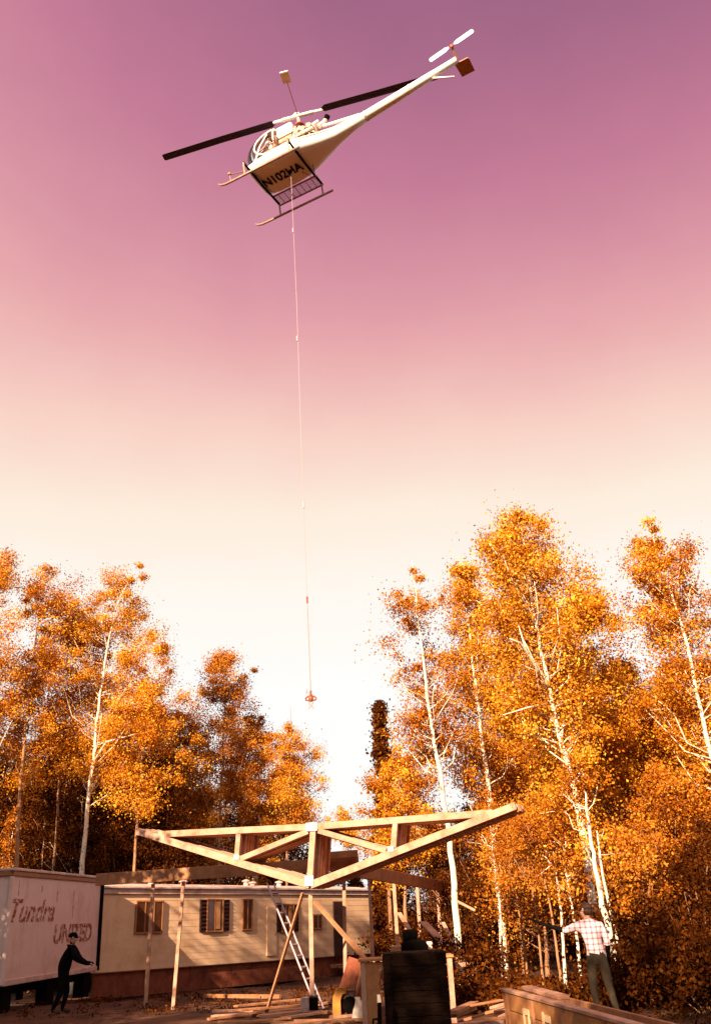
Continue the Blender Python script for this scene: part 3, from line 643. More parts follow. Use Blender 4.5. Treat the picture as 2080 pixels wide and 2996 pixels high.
MB().tube([(-.17,0,.24),(-.19,0,.33),(-.14,0,.40),(-.06,0,.40)],.012,6).build('handle', M['pants'], t)
t = prop('carton','small brown carton on the workbench left of the black bag','carton',1160,2790,16.65,1.003); MB().box((0,0,.09),(.21,.18,.18)).build('body', M['trim'], t, bevel=.005); MB().box((0,0,.182),(.215,.06,.006)).build('tape', M['cream'], t)
t = prop('folded_tarp','folded pinkish cloth on the workbench behind the black bag','cloth',1243,2755,16.85,1.003)
for q in range(3): MB().box((.02*q,0,.05+.07*q),(.24-.02*q,.16,.065)).build('fold', M['cream'], t, bevel=.02)
t = prop('panel_board','dark tilted board propped behind the left end of the workbench','board',1055,2780,17.6); 
MB().bar((-.25,0,0),(.12,.35,.98),.035,.8,(1,0,0)).build('sheet', M['skirt'], t); MB().bar((-.28,-.04,0),(.06,.28,1.0),.05,.05).build('batten', M['wood2'], t); MB().bar((.12,-.04,0),(.42,.28,1.0),.05,.05).build('batten', M['wood2'], t)
def crate():
    D = 12.0; l = at(1122,2795,D); r = at(1302,2795,D); z = l.z; wd = r.x-l.x; g = gz(l.x,l.y)
    root = thing('wooden_crate','tall dark crate in the foreground in front of the workbench','crate',(l.x,l.y,g)); h = z-g; dp = .8
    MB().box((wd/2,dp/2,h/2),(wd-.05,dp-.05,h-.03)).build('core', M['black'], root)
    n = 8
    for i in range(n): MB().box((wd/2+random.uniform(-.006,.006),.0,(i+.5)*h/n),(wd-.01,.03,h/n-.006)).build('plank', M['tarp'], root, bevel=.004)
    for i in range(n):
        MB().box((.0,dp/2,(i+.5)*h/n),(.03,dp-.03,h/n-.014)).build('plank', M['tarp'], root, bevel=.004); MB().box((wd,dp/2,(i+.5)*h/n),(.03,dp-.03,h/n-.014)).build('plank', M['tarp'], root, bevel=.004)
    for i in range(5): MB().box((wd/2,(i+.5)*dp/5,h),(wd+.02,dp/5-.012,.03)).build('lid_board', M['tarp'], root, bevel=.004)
    for x in (.05,wd-.05): MB().box((x,-.027,h/2),(.09,.022,h-.02)).build('batten', M['tarp'], root)
crate()
t = prop('fuel_can','black fuel can with a white cap left of the dark crate','can',1103,2930,11.6)
MB().loft([[(math.cos(a)*rx*(1 if abs(math.cos(a))<.9 else .97),math.sin(a)*ry,z) for a in [i*math.pi/8 for i in range(16)]] for rx,ry,z in ((.09,.13,0),(.10,.15,.03),(.10,.15,.36),(.085,.12,.42),(.03,.04,.45))]).build('body', M['black'], t, smooth=True)
zt = at(1110,2915,11.6).z-t.location.z
MB().tube([(.02,0,.42),(.03,0,zt-.07)],[.03,.025],10).build('spout', M['black'], t); MB().tube([(.03,0,zt-.07),(.025,0,zt+.02)],[.03,.022],10).build('cap', M['cream'], t)
MB().tube([(-.07,0,.42),(-.06,0,.50),(.0,0,.50)],.014,6).build('handle', M['black'], t)
def gg(px, y): 
    p = at(px,2900,y); return Vector((p.x,p.y,gz(p.x,p.y)))
def plank(label, pxa, Da, pxb, Db, lift=0., wd=.16, th=.045, m='wood2'):
    a = gg(pxa,Da)+Vector((0,0,lift+th/2+.03)); b = gg(pxb,Db)+Vector((0,0,lift+th/2+.03)); return stick('plank', label, a, b, wd, th, m, 'plank')
plank('long plank on the dirt, uppermost of those left of the tin can',690,19.2,880,20.4,.06)
plank('middle one of the planks lying left of the tin can',700,18.3,880,19.2,.03,.2)
plank('bright nearest plank lying left of the tin can',770,17.0,890,18.0,.02,.18,.06,'wood')
plank('short offcut at the near end of the planks',738,17.6,800,17.3,0,.15,.05)
plank('long plank edge along the dirt below the tin can',640,16.4,1060,17.0,0,.14,.05,'wood2')
plank('dark pole lying before the trailer skirting',600,23.5,820,22.0,.05,.10,.09,'trim')
for q, (lab,a,Da,b,Db,l_) in enumerate((('splayed plank right of the dark crate, pointing back',1318,13.2,1385,15.5,.30),('splayed plank on the pile right of the crate',1310,13.5,1375,15.2,.24),('nearest plank of the pile right of the crate',1310,12.8,1455,13.3,.16),('squared timber on the pile right of the crate with its cut end showing',1330,12.4,1450,12.7,.06),('pinkish plank at the bottom of the pile right of the crate',1330,11.9,1420,12.0,.0))):
    plank(lab,a,Da,b,Db,l_,.16+.03*(q%2),.06+.05*(q==3),'wood' if q in (2,4) else 'wood2')
_rg = random.Random(12)
for q in range(15):      # litter of offcuts
    px = _rg.uniform(600,1050); D = _rg.uniform(15.6,19.8); a = gg(px,D); an = _rg.uniform(-.5,.9); ln = _rg.uniform(.4,1.3)
    d_ = Vector((math.cos(an),math.sin(an),_rg.uniform(-.02,.05)))*ln
    stick('offcut','scrap offcut in the litter of boards lying below the truss', a+Vector((0,0,.045)), a+Vector((0,0,.05))+d_, _rg.uniform(.08,.2), _rg.uniform(.025,.06), _rg.choice(['wood','wood2','wood2']), 'offcut', group='offcuts below the truss')
for q in range(7):
    px = _rg.uniform(1310,1460); D = _rg.uniform(12.6,15.5); a = gg(px,D); an = _rg.uniform(-.6,1.2); ln = _rg.uniform(.5,1.2)
    d_ = Vector((math.cos(an),math.sin(an),_rg.uniform(.02,.25)))*ln
    stick('offcut','scrap offcut in the heap between the dark crate and the plank box', a+Vector((0,0,.12+.04*q)), a+Vector((0,0,.12+.04*q))+d_, _rg.uniform(.08,.2), _rg.uniform(.025,.06), _rg.choice(['wood','wood2']), 'offcut', group='offcuts beside the crate')
t = prop('tin_can','upright grey tin can standing on the dirt by the planks','can',893,2930,17.8)
MB().lathe([(.078,0),(.082,.015),(.078,.03),(.078,.16),(.081,.17),(.078,.18),(.078,.33),(.083,.345),(.07,.35)],20).build('body', M['tin'], t, smooth=True); MB().lathe([(.07,.349),(.07,.354),(.03,.356)],16).build('lid', M['steel'], t)
t = prop('tool_box','dark tool box behind the grey tin can','tool box',918,2930,18.2); MB().box((0,0,.16),(.17,.3,.32)).build('body', M['black'], t, bevel=.01); MB().box((0,0,.33),(.18,.31,.03)).build('lid', M['dark'], t, bevel=.005); MB().tube([(-.0,-.09,.34),(0,-.09,.39),(0,.09,.39),(0,.09,.34)],.012,6).build('handle', M['steel'], t)
def compressor():
    t = prop('air_compressor','small yellow-hooded motor unit with a red tank on the dirt','compressor',1000,2930,17.6)
    hood = []
    for i in range(9):
        a = math.pi*.5*i/8; hood.append((-.16+.15*(1-math.cos(a))*1.0, .22+.28*math.sin(a)))
    poly = [(-.18,0,.06)]+[(-.18+.16*(1-math.cos(math.pi/2*i/8)),0,.30+.26*math.sin(math.pi/2*i/8)) for i in range(9)]+[(.10,0,.54),(.10,0,.46),(.02,0,.44),(-.02,0,.34),(-.02,0,.06)]
    MB().prism([(x,-.15,z) for x,_,z in poly],(0,.3,0)).build('hood', M['yellow'], t)
    MB().box((.05,0,.04),(.62,.36,.05)).build('base', M['yellow'], t, bevel=.01); MB().lathe([(.05,-.1),(.14,-.1),(.16,-.05),(.16,.05),(.14,.1),(.05,.1)],16).build('flywheel', M['black'], t).matrix_local = Matrix.Translation((.16,0,.24)) @ Matrix.Rotation(R(90),4,'X')
    MB().box((.14,.06,.30),(.20,.2,.34)).build('engine', M['gear'], t, bevel=.02)
    for k in range(5): MB().box((.14,.06,.36+.035*k),(.24,.24,.012)).build('cooling_fin', M['gear'], t)
    MB().tube([(.10,0,.54),(.16,0,.58),(.17,0,.46)],.02,7).build('pipe', M['yellow'], t)
    MB().lathe([(.06,0),(.12,.03),(.12,.22),(.06,.26)],16,(.40,.0,.06)).build('tank', M['red'], t, smooth=True)
compressor()
t = prop('sack','slumped pale sack between the motor unit and the bench leg','sack',1048,2930,17.4)
MB().loft([[(math.cos(a)*rx+dx,math.sin(a)*.14,z) for a in [i*math.pi/7 for i in range(14)]] for rx,z,dx in ((.10,0,0),(.14,.05,0),(.13,.18,.02),(.10,.28,.03),(.05,.36,.0),(.06,.40,-.02))]).build('body', M['cream'], t, smooth=True); MB().lathe([(.06,0),(.062,.02),(.06,.04)],10,(0,0,.345)).build('tie', M['trim'], t)
# ---------------------------------------------------------------- low plank form, lower right
def plank_form():
    a = at(1474,2893,12.7); b = at(1985,2996,7.6); a.z = b.z = 0; d = b-a; L = d.length; rz = math.atan2(d.y,d.x); g = gz(a.x,a.y)
    root = thing('plank_form','long low box of planks with sun dapples painted on, lower right','plank box',(a.x,a.y,g),rz); H = .66-g; W = .42
    n = 3
    for i in range(n): MB().box((L/2,0,(i+.5)*H/n),(L,.045,H/n-.012)).build('plank', M['ply'], root, bevel=.004)
    for i in range(n):
        MB().box((.0+.02,W/2+.03,(i+.5)*H/n),(.045,W-.02,H/n-.012)).build('plank', M['ply'], root, bevel=.004); MB().box((L/2,W+.06,(i+.5)*H/n),(L,.045,H/n-.012)).build('plank', M['wood2'], root, bevel=.004)
    MB().box((L/2,.02,H+.022),(L+.05,.12,.04)).build('cap_board', M['wood'], root, bevel=.005)
    MB().box((L/2,W/2,H-.1),(L-.1,W-.08,.03)).build('lid_sheet', M['ply'], root)
    for x in (.25,1.5,2.8,4.2): MB().box((x,-.035,H/2),(.09,.03,H-.02)).build('batten', M['wood2'], root)
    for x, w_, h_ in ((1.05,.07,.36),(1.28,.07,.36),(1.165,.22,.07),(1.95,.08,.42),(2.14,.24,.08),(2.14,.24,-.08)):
        z = H*.52+(.15 if w_ > .2 and h_ > 0 else (-.17 if h_ < 0 else 0)); MB().box((x,-.028,z),(w_,.008,abs(h_))).build('painted_dapple', M['sundapple'], root)  # dapples of sunlight laid on the side as pale strips
    p = thing('plank','loose pale plank lying along the top of the plank box','plank',(0,0,0)); COL.objects.unlink(p); bpy.data.objects.remove(p)
    m4 = Matrix.Translation((a.x,a.y,g)) @ Matrix.Rotation(rz,4,'Z')
    stick('plank','loose pale plank lying along the top of the plank box', m4 @ Vector((.5,.2,H+.07)), m4 @ Vector((2.3,.16,H+.07)), .15,.05,'wood','plank')
plank_form()
# ================================================================ helicopter
HR = [(-.88453874,-.44673692,-.13422869),(.29552209,-.31404086,-.90224444),(.36091261,-.83773771,.40980193)]
def camv(a,b,c): return CR*a - CU*b + CF*c
def helicopter():
    T = CAM + camv(-1.764,-12.247,33.077)
    ax = [camv(HR[0][i],HR[1][i],HR[2][i]) for i in range(3)]
    rot = Matrix((ax[0],ax[1],ax[2])).transposed()
    root = thing('helicopter','white bubble-canopy helicopter with skids hovering over the yard','helicopter',tuple(T)); root.rotation_euler = rot.to_euler()
    global HELI; HELI = Matrix.Translation(T) @ rot.to_4x4()
    W = M['white']
    def ring(x,w_,zb,zt,e=.55,n=20):
        zc, h = (zb+zt)/2, (zt-zb)/2; out = []
        for i in range(n):
            a = 2*math.pi*i/n; c, s = math.cos(a), math.sin(a)
            out.append((x, w_*math.copysign(abs(c)**e,c), zc+h*math.copysign(abs(s)**e,s)))
        return out
    fus = MB().loft([ring(2.06,.66,.74,.96),ring(1.98,.76,.64,1.02),ring(1.5,.82,.58,1.10),ring(.8,.84,.57,1.20),ring(.1,.80,.60,1.26),ring(-.3,.68,.64,1.28,.6),ring(-.8,.50,.72,1.32,.65),ring(-1.4,.32,.84,1.38,.8),ring(-2.1,.22,1.02,1.46,1),ring(-2.6,.19,1.10,1.48,1)]).build('fuselage', W, root, smooth=True)
    MB().bar((.5,0,1.245),(-1.2,0,1.39),.05,.03).build('panel_seam', M['steel'], fus)
    for s in (1,-1): MB().tube([(.15,s*.80,1.02),(-.4,s*.66,1.06),(-1.4,s*.33,1.16)],.022,6).build('panel_seam', W, fus)
    MB().tube([(-2.2,0,1.25),(-4,0,1.47),(-6.22,0,1.765)],[.20,.165,.115],16).build('tail_boom', W, root, smooth=True)
    for x,r in ((-2.62,.205),(-4.4,.165)): 
        z = 1.25+(-2.2-x)*.128; MB().tube([(x+.03,0,z),(x-.03,0,z+.008)],r,16).build('boom_band', M['steel'], root)
    text_mesh('lettering','N102HA',.56,M['black'],root,Matrix.Translation((.98,-.02,.548)) @ Matrix(((-1,0,0,0),(0,1,0,0),(0,0,-1,0),(0,0,0,1))) @ Matrix.Diagonal((.80,1.0,1,1)),bold=.012,extrude=.003)
    # cabin
    MB().box((1.95,0,.80),(.14,1.5,.16),Matrix.Rotation(R(-20),3,'Y')).build('chin_panel', M['black'], root, bevel=.03)
    MB().box((1.72,0,1.12),(.10,.9,.30),Matrix.Rotation(R(-25),3,'Y')).build('instrument_panel', M['black'], root, bevel=.02)
    st = MB().box((1.05,0,1.24),(.5,1.34,.14)).build('seat', M['skid'], root, bevel=.03); MB().box((.80,0,1.56),(.12,1.34,.55),Matrix.Rotation(R(-10),3,'Y')).build('seat_back', M['skid'], st, bevel=.03)
    rings = []
    for i in range(13):
        a = math.pi*i/12-.0; row_ = []
        for j in range(15):
            b = math.pi*j/14
            x = .78+1.42*math.sin(a)*1.0; y = .80*math.cos(b); 
            k = math.sqrt(max(0,1-.72*(y/.82)**4)); row_.append((.78+1.38*k*math.sin(a), y, 1.48-.86*k*math.cos(a)))
        rings.append(row_)
    cb = MB(); i0 = 0
    for r_ in rings: cb.v += r_
    for i in range(12):
        for j in range(14): a = i*15+j; cb.f.append((a,a+1,a+16,a+15))
    cb.build('canopy', M['canopy'], root, smooth=True)
    for y in (.80,.0,-.80):
        k = math.sqrt(max(0,1-.72*(y/.82)**4)); MB().tube([(.78+1.39*k*math.sin(math.pi*i/14), y, 1.48-.87*k*math.cos(math.pi*i/14)) for i in range(1,15)],.032,7).build('canopy_frame', W, root, smooth=True)
    MB().tube([(.78,.80*math.cos(math.pi*j/10), 1.5+.84*math.sin(math.pi*j/10)**.5) for j in range(11)],.04,7).build('canopy_frame', W, root, smooth=True)
    MB().tube([(1.62,.78,.95),(1.35,.80,1.5),(1.0,.80,1.9)],.03,7).build('door_frame', W, root)
    # engine bay
    MB().box((.42,.06,2.02),(.66,.98,.50)).build('air_box', W, root, bevel=.05)
    MB().box((.42,.06,1.60),(.60,.9,.22)).build('fuel_tank', M['gear'], root, bevel=.03)
    eng = MB().box((-.35,0,1.62),(.85,.62,.56)).build('engine', M['gear'], root, bevel=.05)
    for s in (-1,1):
        for k in range(3): MB().tube([(-.62+.27*k,s*.28,1.60),(-.62+.27*k,s*.62,1.56)],[.11,.10],10).build('cylinder', M['gear'], eng)
        MB().tube([(-.75,s*.55,1.42),(-.2,s*.60,1.38),(.2,s*.52,1.40)],.055,8).build('intake_pipe', M['steel'], eng)
        MB().tube([(.05,s*.7,1.15),(.02,s*.35,2.1)],.022,6).build('engine_strut', W, root); MB().tube([(-.75,s*.5,1.25),(-.15,s*.2,2.05)],.022,6).build('engine_strut', W, root)
    MB().box((-.62,.1,1.95),(.5,.3,.10),Matrix.Rotation(R(8),3,'Y')).build('cowl_plate', W, root, bevel=.02)
    for k, (x,y,z,c) in enumerate([(-.15,.45,1.75,'steel'),(-.5,.42,1.78,'gear'),(-.9,.3,1.62,'steel'),(-.95,-.1,1.55,'gear'),(0,.5,1.5,'steel'),(-.3,.5,1.45,'gear')]): MB().lathe([(.03,-.09),(.08,-.06),(.08,.06),(.03,.09)],10,(x,y,z)).build('engine_accessory', M[c], root)
    ex = MB().tube([(-.10,.12,2.08),(-.45,.10,2.02),(-.80,.02,1.93),(-1.0,0,2.0),(-1.12,0,2.16)],[.08,.095,.10,.10,.085],12).build('exhaust_pipe', M['steel'], root, smooth=True)
    MB().tube([(-1.08,0,2.10),(-1.17,0,2.24)],[.10,.105],14).build('exhaust_tip', M['black'], ex)
    MB().tube([(-.92,0,1.86),(-2.42,0,1.52)],.055,8).build('boom_strut', W, root)
    # rotor
    hz = 2.95; MB().tube([(0,0,1.3),(0,0,hz-.1)],[.09,.06],12).build('mast', M['steel'], root); MB().lathe([(.10,0),(.18,.03),(.18,.08),(.08,.12)],14,(0,0,2.42)).build('swashplate', M['rust'], root)
    b = Vector((.965,.262,0)); p_ = Vector((-.262,.965,0))
    hub = MB().bar(b*-.62+Vector((0,0,hz)), b*.62+Vector((0,0,hz)), .14,.10).build('rotor_hub', W, root, bevel=.02); MB().tube([b*-.05+Vector((0,0,hz+.05)),Vector((-.05,0,hz+.16)),b*.10+Vector((0,0,hz+.18)),b*.2+Vector((0,0,hz+.08))],.022,6).build('lift_ring', W, hub)
    for s in (1,-1):
        MB().tube([b*(.55*s)+Vector((0,0,hz)), b*(.98*s)+Vector((0,0,hz-.005))],[.06,.05],10).build('blade_grip', W, root)
        q = p_ if s > 0 else -p_
        pts = []
        for r_, c_, dz in ((.92,.15,0),(1.05,.32,0),(3.0,.32,-.08 if s > 0 else .02),(5.35,.32,-.22 if s > 0 else .08),(5.4,.26,-.225 if s > 0 else .08)):
            o = b*(r_*s)+Vector((0,0,hz+dz)); pts.append([o+q*(c_*.34)+Vector((0,0,.0)), o+q*(c_*.12)+Vector((0,0,.022)), o-q*(c_*.66), o+q*(c_*.12)-Vector((0,0,.018))])
        MB().loft(pts).build('main_rotor_blade', M['blade'], root)
        MB().tube([p_*(.05*s)+Vector((0,0,hz+.03)), p_*(-1.55*s*-1)+Vector((0,0,hz+.08))],.016,6).build('paddle_rod', M['rust'], root)
        o = p_*(1.72*s)+Vector((0,0,hz+.085)); MB().box(o,(.30,.50,.03),Matrix.Rotation(math.atan2(p_.y,p_.x)-math.pi/2,3,'Z')).build('control_paddle', M['paddle'], root, bevel=.008)
        MB().bar(o+b*-.0+p_*(.24*s)+b*-.15, o+p_*(.24*s)+b*.15,.05,.035).build('paddle_tip', W, root)
    # tail
    MB().tube([(-6.15,0,1.75),(-6.22,.0,1.80),(-6.22,.30,2.06)],[.07,.06,.045],8).build('tail_gearbox', M['skid'], root); MB().lathe([(.03,-.05),(.07,-.03),(.07,.03),(.03,.05)],10).build('tail_rotor_hub', M['rust'], root).matrix_local = Matrix.Translation((-6.22,.33,2.09)) @ Matrix.Rotation(R(90),4,'X')
    for s in (1,-1):
        d = Vector((s*.98,0,s*-.2)).normalized(); pts = []
        for r_, c_ in ((.10,.07),(.22,.19),(.55,.20),(.82,.19),(.86,.12)):
            o = Vector((-6.22,.36,2.09))+d*r_; u_ = Vector((.2*1,0,.98)); pts.append([o+u_*c_*.5, o+Vector((0,.012,0)), o-u_*c_*.5, o-Vector((0,.012,0))])
        MB().loft(pts).build('tail_rotor_blade', M['tailblade'], root)
    MB().prism([(-6.10,-.10,1.72),(-6.58,-.10,1.72),(-6.62,-.16,1.72),(-6.62,-.74,1.72),(-6.14,-.74,1.72)],(0,0,.035)).build('stabiliser', M['stab'], root)
    MB().tube([(-6.1,-.02,1.73),(-6.2,-.15,1.735)],.05,8).build('stabiliser_root', M['skid'], root)
    MB().tube([(-5.25,0,1.52),(-5.32,0,1.46),(-6.0,0,1.08)],[.03,.035,.028],8).build('tail_guard', W, root, smooth=True)
    # landing gear
    for s in (1,-1):
        MB().tube([(2.98,s*1.25,.20),(2.86,s*1.25,.10),(2.68,s*1.25,.05),(2.4,s*1.25,.04),(-.42,s*1.25,.04)],[.03,.04,.045,.045,.045],10).build('skid', M['skid'], root, smooth=True)
        for x in (1.86,.0): MB().tube([(x,s*1.25,.06),(x,s*1.26,.62)],.035,8).build('skid_leg', M['skid'], root)
    for x in (1.86,.0): MB().tube([(x,-1.30,.62),(x,0,.55),(x,1.28,.62)],.045,8).build('cross_tube', M['black'], root)
    MB().tube([(2.45,1.25,.06),(2.50,1.22,.42),(2.1,.9,.62)],.022,6).build('step_bracket', M['skid'], root); MB().lathe([(.03,0),(.06,.02),(.06,.10),(.03,.12)],10,(2.5,1.22,.40)).build('landing_light', M['skid'], root)
    rk = MB(); y0, y1, z = -.84, -1.38, .66
    for p,q in (((.0,y0),(1.9,y0)),((0,y1),(1.9,y1)),((0,y0),(0,y1)),((1.9,y0),(1.9,y1))): rk.tube([(p[0],p[1],z),(q[0],q[1],z)],.038,7)
    rack = rk.build('cargo_rack', M['skid'], root)
    for k in range(1,8): MB().tube([(1.9*k/8,y0,z),(1.9*k/8,y1,z)],.014,5).build('rack_bar', M['skid'], rack)
    nt_ = MB()
    for k in range(1,20): nt_.tube([(0,y0+(y1-y0)*k/20,z+.012),(1.9,y0+(y1-y0)*k/20,z+.012)],.0055,4)
    nt_.build('rack_mesh', M['net'], rack)
    MB().tube([(.3,-.3,.58),(.0,-.82,.48),(-.2,-.2,.66)],.016,6).build('rack_stay', M['skid'], root)
    MB().tube([(.62,0,.56),(.62,0,.44)],.05,8).build('cargo_hook', M['black'], root)
    return root
helicopter()
# ---------------------------------------------------------------- long line and hook
top = HELI @ Vector((.62,0,.45)); hk = _at(909,2020,top.y); hk = Vector((hk.x, top.y, hk.z))
def long_line():
    root = thing('long_line','long thin hoisting line hanging straight down from the helicopter','rope',tuple(hk)); d = top-hk
    MB().tube([d*.40,d*.7+Vector((.03,0,0)),d],.0068,6).build('rope', M['rope'], root); MB().tube([d*.13,d*.27,d*.40],.008,6).build('middle_rope', M['net'], root); MB().tube([(0,0,0),d*.13],.014,6).build('lower_sling', M['ropeend'], root)
    for f in (.14,.30,.62,.86): MB().tube([d*f-Vector((0,0,.10)),d*f+Vector((0,0,.10))],.028,7).build('splice', M['rope'] if f > .2 else M['rust'], root)
    MB().tube([d*.725-Vector((.08,0,0)),d*.725+Vector((.08,0,0))],.012,5).build('tag_tie', M['skid'], root)
    s2 = HELI @ Vector((.25,-.25,.55))
long_line()
def load_hook():
    root = thing('load_hook','rusty swivel hook with open tongs at the end of the hoisting line','hook',tuple(hk+Vector((0,0,-.02))))
    m = M['rust']
    MB().tube([(0,0,.02),(0,0,-.10)],.022,8).build('swivel', m, root)
    for z in (-.02,-.08): MB().lathe([(.02,-.02),(.04,0),(.02,.02)],10,(0,0,z)).build('link', m, root)
    MB().lathe([(.02,0),(.05,-.04),(.06,-.06),(.05,-.08)],12,(0,0,-.08)).build('collar', m, root)
    for s in (-1,1):
        MB().tube([(s*.03,0,-.14),(s*.10,0,-.155),(s*.145,0,-.20),(s*.14,0,-.245),(s*.07,0,-.265),(s*.02,0,-.27)],.024,8).build('hook_ear', m, root)
        MB().tube([(s*.055,0,-.28),(s*.055,0,-.33),(s*.02,0,-.40),(-s*.05,0,-.46),(-s*.085,0,-.52)],[.014,.014,.014,.012,.008],6).build('tong', M['ropeend'], root)
    MB().lathe([(.03,-.13),(.065,-.17),(.07,-.22),(.05,-.29),(.02,-.30)],14).build('block', m, root)
    MB().tube([(-.11,0,.05),(-.125,0,-.06)],[.012,.02],6).build('release_lever', M['ropeend'], root); MB().tube([(-.115,0,-.02),(0,0,-.06)],.008,5).build('lever_pin', M['ropeend'], root)
load_hook()
# ================================================================ people
def person(label, loc, rz, J, pal, hair, bulk=1.0, hem=None):
    """J: joints; one skinned body, coloured by region"""
    names = list(J); E = [('pelvis','waist','t'),('waist','chest','t'),('chest','neck','t'),('neck','jaw','s'),('jaw','head','s'),('head','crown','s'),('jaw','nose','s')]
    for s in 'LR':
        E += [('chest','sh'+s,'t'),('sh'+s,'el'+s,'a'),('el'+s,'wr'+s,'f'),('wr'+s,'pa'+s,'h'),('pelvis','hip'+s,'l'),('hip'+s,'kn'+s,'l'),('kn'+s,'an'+s,'l'),('an'+s,'toe'+s,'b')]
    RAD = dict(pelvis=.155,waist=.145,chest=.165,neck=.058,jaw=.07,head=.088,crown=.062,nose=.018)
    for s in 'LR': RAD.update({'sh'+s:.078,'el'+s:.050,'wr'+s:.034,'pa'+s:.038,'hip'+s:.105,'kn'+s:.068,'an'+s:.048,'toe'+s:.042})
    for k in ('pelvis','waist','chest','shL','shR','elL','elR'): RAD[k] *= bulk
    J = {k: Vector(v) for k, v in J.items()}
    for s in 'LR':      # fingers and thumb
        d = (J['pa'+s]-J['wr'+s]).normalized(); up = Vector((0,0,1)) if abs(d.z) < .8 else Vector((0,1,0)); sd = d.cross(up).normalized(); dn = d.cross(sd).normalized()
        if dn.z > 0: dn = -dn
        for k, (o, l) in enumerate(((-.028,.062),(-.010,.074),(.010,.070),(.027,.056))):
            a = 'f%d%s'%(k,s); J[a] = J['pa'+s]+d*.035+sd*o; J[a+'m'] = J[a]+d*l*.6+dn*.012; J[a+'e'] = J[a+'m']+d*l*.35+dn*.03
            RAD.update({a:.011,a+'m':.009,a+'e':.007}); E += [('pa'+s,a,'h'),(a,a+'m','h'),(a+'m',a+'e','h')]
        a = 'th'+s; J[a] = J['pa'+s]+sd*.035-d*.01; J[a+'e'] = J[a]+sd*.02+d*.04; RAD.update({a:.012,a+'e':.008}); E += [('pa'+s,a,'h'),(a,a+'e','h')]
    names = list(J); ix = {k: i for i, k in enumerate(names)}
    me = bpy.data.meshes.new('body'); me.from_pydata([tuple(J[k]) for k in names],[(ix[a],ix[b]) for a,b,_ in E],[])
    o = bpy.data.objects.new('tmp', me); COL.objects.link(o); md = o.modifiers.new('s','SKIN'); md.use_smooth_shade = True; md.branch_smoothing = .3
    sv = me.skin_vertices[0].data
    for k in names:
        r_ = RAD[k]; sv[ix[k]].radius = (r_*1.12, r_*.82) if k in ('pelvis','waist','chest') else (r_,r_)
        sv[ix[k]].use_root = (k == 'pelvis')
    sd_ = o.modifiers.new('d','SUBSURF'); sd_.levels = 2; sd_.render_levels = 2
    dg = bpy.context.evaluated_depsgraph_get(); dg.update(); nm = bpy.data.meshes.new_from_object(o.evaluated_get(dg)); bpy.data.objects.remove(o)
    nm.materials.clear(); keys = ['t','a','f','h','s','l','b']
    for k in keys: nm.materials.append(M[pal[k]])
    seg = [(J[a],J[b],keys.index(c),min(RAD[a],RAD[b])) for a,b,c in E]
    for p in nm.polygons:
        c = p.center; best = 1e9; bi = 0
        for a,b,ki,rd in seg:
            ab = b-a; t = max(0,min(1,(c-a).dot(ab)/max(1e-9,ab.length_squared))); dd = (c-a-ab*t).length-rd
            if dd < best: best = dd; bi = ki
        if hem and keys[bi] in 'tl' and abs(c.x-J['pelvis'].x) < .3: bi = 0 if c.z > hem+.03*math.sin(c.x*40) else 5
        p.material_index = bi; p.use_smooth = True
    root = thing('person', label, 'person', loc, rz)
    bo = bpy.data.objects.new('body', nm); COL.objects.link(bo); bo.parent = root
    h = J['head']; up = (J['crown']-J['neck']).normalized(); fw = (J['nose']-J['jaw']); fw = (fw-up*fw.dot(up)).normalized(); sd = up.cross(fw)
    hm = MB(); rings = []
    for i in range(7):
        a = R(-8)+R(98)*i/6; rr = math.cos(a)*.101; rings.append([tuple(h+up*(.018+math.sin(a)*.103)-fw*.018+(fw*math.cos(b)*rr*1.08+sd*math.sin(b)*rr*.94)*max(.08,1)) for b in [k*math.pi/9 for k in range(18)]])
    hm.loft(rings); hm.build('hair' if hair != 'cap' else 'cap', M['hair' if hair != 'cap' else 'coat'], root, smooth=True)
    if hair == 'cap':
        MB().prism([tuple(h+up*.02+fw*(.08+.07*math.sin(math.pi*k/8))+sd*(-.08+.16*k/8)) for k in range(9)], tuple(up*.012)).build('cap_peak', M['coat'], root)
    else:
        rings = []
        for z, r_ in ((.02,.104),(-.04,.098),(-.085,.075)): rings.append([tuple(h+up*z-fw*.022+fw*math.cos(b)*r_*.95+sd*math.sin(b)*r_*.9) for b in [R(75)+R(210)*k/11 for k in range(12)]]+[tuple(h+up*z-fw*.0+sd*math.sin(b)*.03) for b in (R(-60),R(60))])
        MB().loft(rings).build('back_hair', M['hair'], root, smooth=True)
    for s in (-1,1):
        MB().lathe([(.006,-.03),(.018,-.015),(.02,.01),(.008,.03)],8,tuple(h+sd*(s*.088)-up*.005)).build('ear', M[pal['s']], root, smooth=True)
        MB().lathe([(.004,-.008),(.010,0),(.004,.008)],8,tuple(h+fw*.086+sd*(s*.032)+up*.006)).build('eye', M['black'], root)
    MB().tube([tuple(h+fw*.082-up*.062-sd*.025),tuple(h+fw*.088-up*.062),tuple(h+fw*.082-up*.062+sd*.025)],.006,6).build('mouth', M['red'], root)
    return root
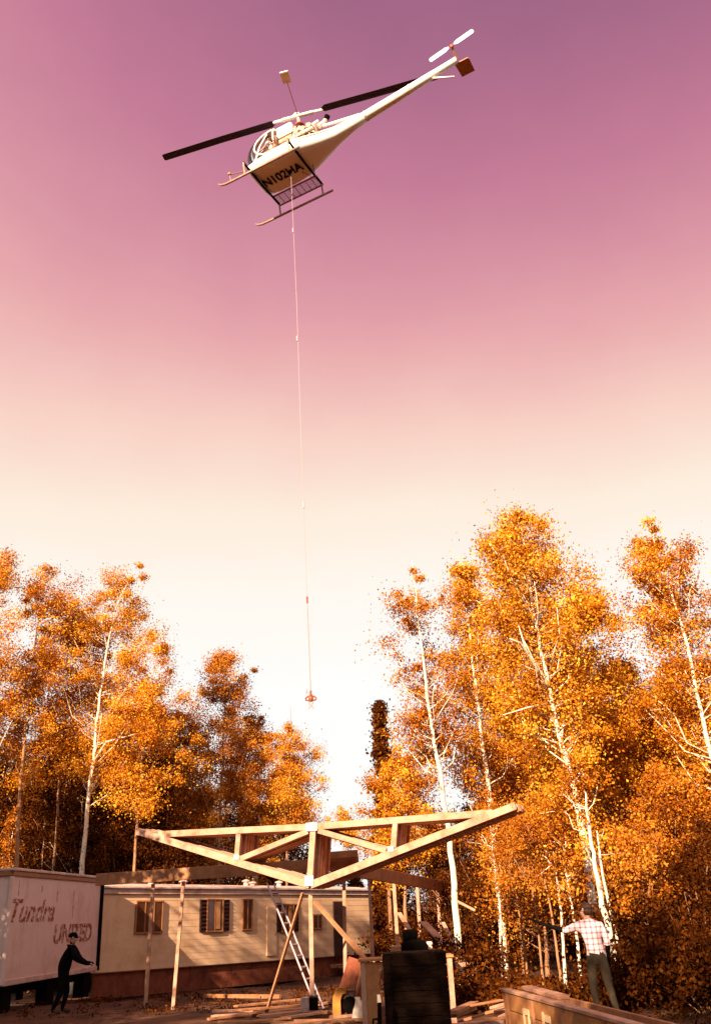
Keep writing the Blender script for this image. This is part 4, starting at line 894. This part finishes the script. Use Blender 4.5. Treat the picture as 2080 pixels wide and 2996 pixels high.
# man in plaid, seen from behind, arm stretched to the left (local x to the right, y away from the camera)
b = at(1764,2900,14.3); g = .03
man = dict(pelvis=(-.03,0,.93),waist=(-.05,.01,1.10),chest=(-.07,.01,1.32),neck=(-.10,.03,1.49),jaw=(-.105,.05,1.575),head=(-.105,.055,1.635),crown=(-.105,.05,1.71),nose=(-.19,.11,1.60),
    shL=(-.25,.01,1.42),elL=(-.47,.05,1.33),wrL=(-.67,.12,1.40),paL=(-.745,.14,1.42),shR=(.10,.01,1.40),elR=(.18,.0,1.14),wrR=(.17,.10,.94),paR=(.165,.13,.87),
    hipL=(-.12,0,.87),knL=(-.14,.06,.48),anL=(-.12,-.02,.09),toeL=(-.15,.17,.04),hipR=(.06,0,.87),knR=(.11,.03,.47),anR=(.18,-.06,.09),toeR=(.20,.13,.04))
person('man in a pale plaid shirt seen from behind, one arm stretched out left',(b.x,b.y,g),R(-4),man,dict(t='plaid',a='plaid',f='coat',h='coat',s='skin',l='pants',b='boots'),'hair',1.08,.98)
hx = Matrix.Translation((b.x,b.y,g)) @ Matrix.Rotation(R(-4),4,'Z')
pA = hx @ Vector((-.62,.13,1.36)); pB = at(1545,2686,15.0)
stick('guide_pole','thin dark pole held out level by the man in the plaid shirt',pA,pB,.035,.035,'black','pole')
# dark figure by the white box, facing right, hands forward
b = at(196,2900,20.6); g = gz(b.x,b.y)-.02
man = dict(pelvis=(-.10,0,.90),waist=(-.09,0,1.06),chest=(-.02,0,1.27),neck=(.04,0,1.43),jaw=(.075,0,1.50),head=(.075,0,1.565),crown=(.065,0,1.64),nose=(.175,0,1.54),
    shL=(.03,.17,1.35),elL=(.20,.20,1.10),wrL=(.39,.13,1.03),paL=(.46,.11,1.03),shR=(.03,-.17,1.35),elR=(.22,-.20,1.12),wrR=(.40,-.12,1.01),paR=(.47,-.10,1.00),
    hipL=(-.10,.09,.84),knL=(-.01,.11,.47),anL=(-.10,.11,.09),toeL=(.09,.12,.04),hipR=(-.11,-.09,.84),knR=(-.10,-.10,.46),anR=(-.27,-.10,.09),toeR=(-.08,-.11,.04))
person('dark-clothed man in a cap by the white box, hands held forward',(b.x,b.y,g),R(5),man,dict(t='coat',a='coat',f='coat',h='coat',s='skin',l='coat',b='boots'),'cap',1.5).scale = (1.03,1.03,1.03)
# pilot
pil = dict(pelvis=(-.02,0,.10),waist=(-.04,0,.24),chest=(-.01,0,.44),neck=(.02,0,.60),jaw=(.05,0,.67),head=(.05,0,.73),crown=(.04,0,.80),nose=(.15,0,.71),
    shL=(.01,.18,.52),elL=(.10,.24,.28),wrL=(.32,.20,.24),paL=(.39,.19,.24),shR=(.01,-.18,.52),elR=(.12,-.22,.28),wrR=(.34,-.10,.28),paR=(.41,-.08,.29),
    hipL=(.04,.09,.08),knL=(.44,.13,.14),anL=(.58,.12,-.24),toeL=(.72,.13,-.24),hipR=(.04,-.09,.08),knR=(.44,-.12,.14),anR=(.58,-.12,-.24),toeR=(.72,-.12,-.24))
p = person('helicopter pilot in a pale shirt and orange cap seated in the bubble','x',0,pil,dict(t='cream',a='cream',f='skin',h='skin',s='skin',l='pants',b='boots'),'hair') if False else None
pl_ = HELI @ Matrix.Translation((1.10,.36,1.33))
p = person('helicopter pilot in a pale shirt seated inside the bubble',tuple(pl_.to_translation()),0,pil,dict(t='cream',a='cream',f='skin',h='skin',s='skin',l='pants',b='boots'),'hair')
p.rotation_euler = pl_.to_3x3().to_euler()
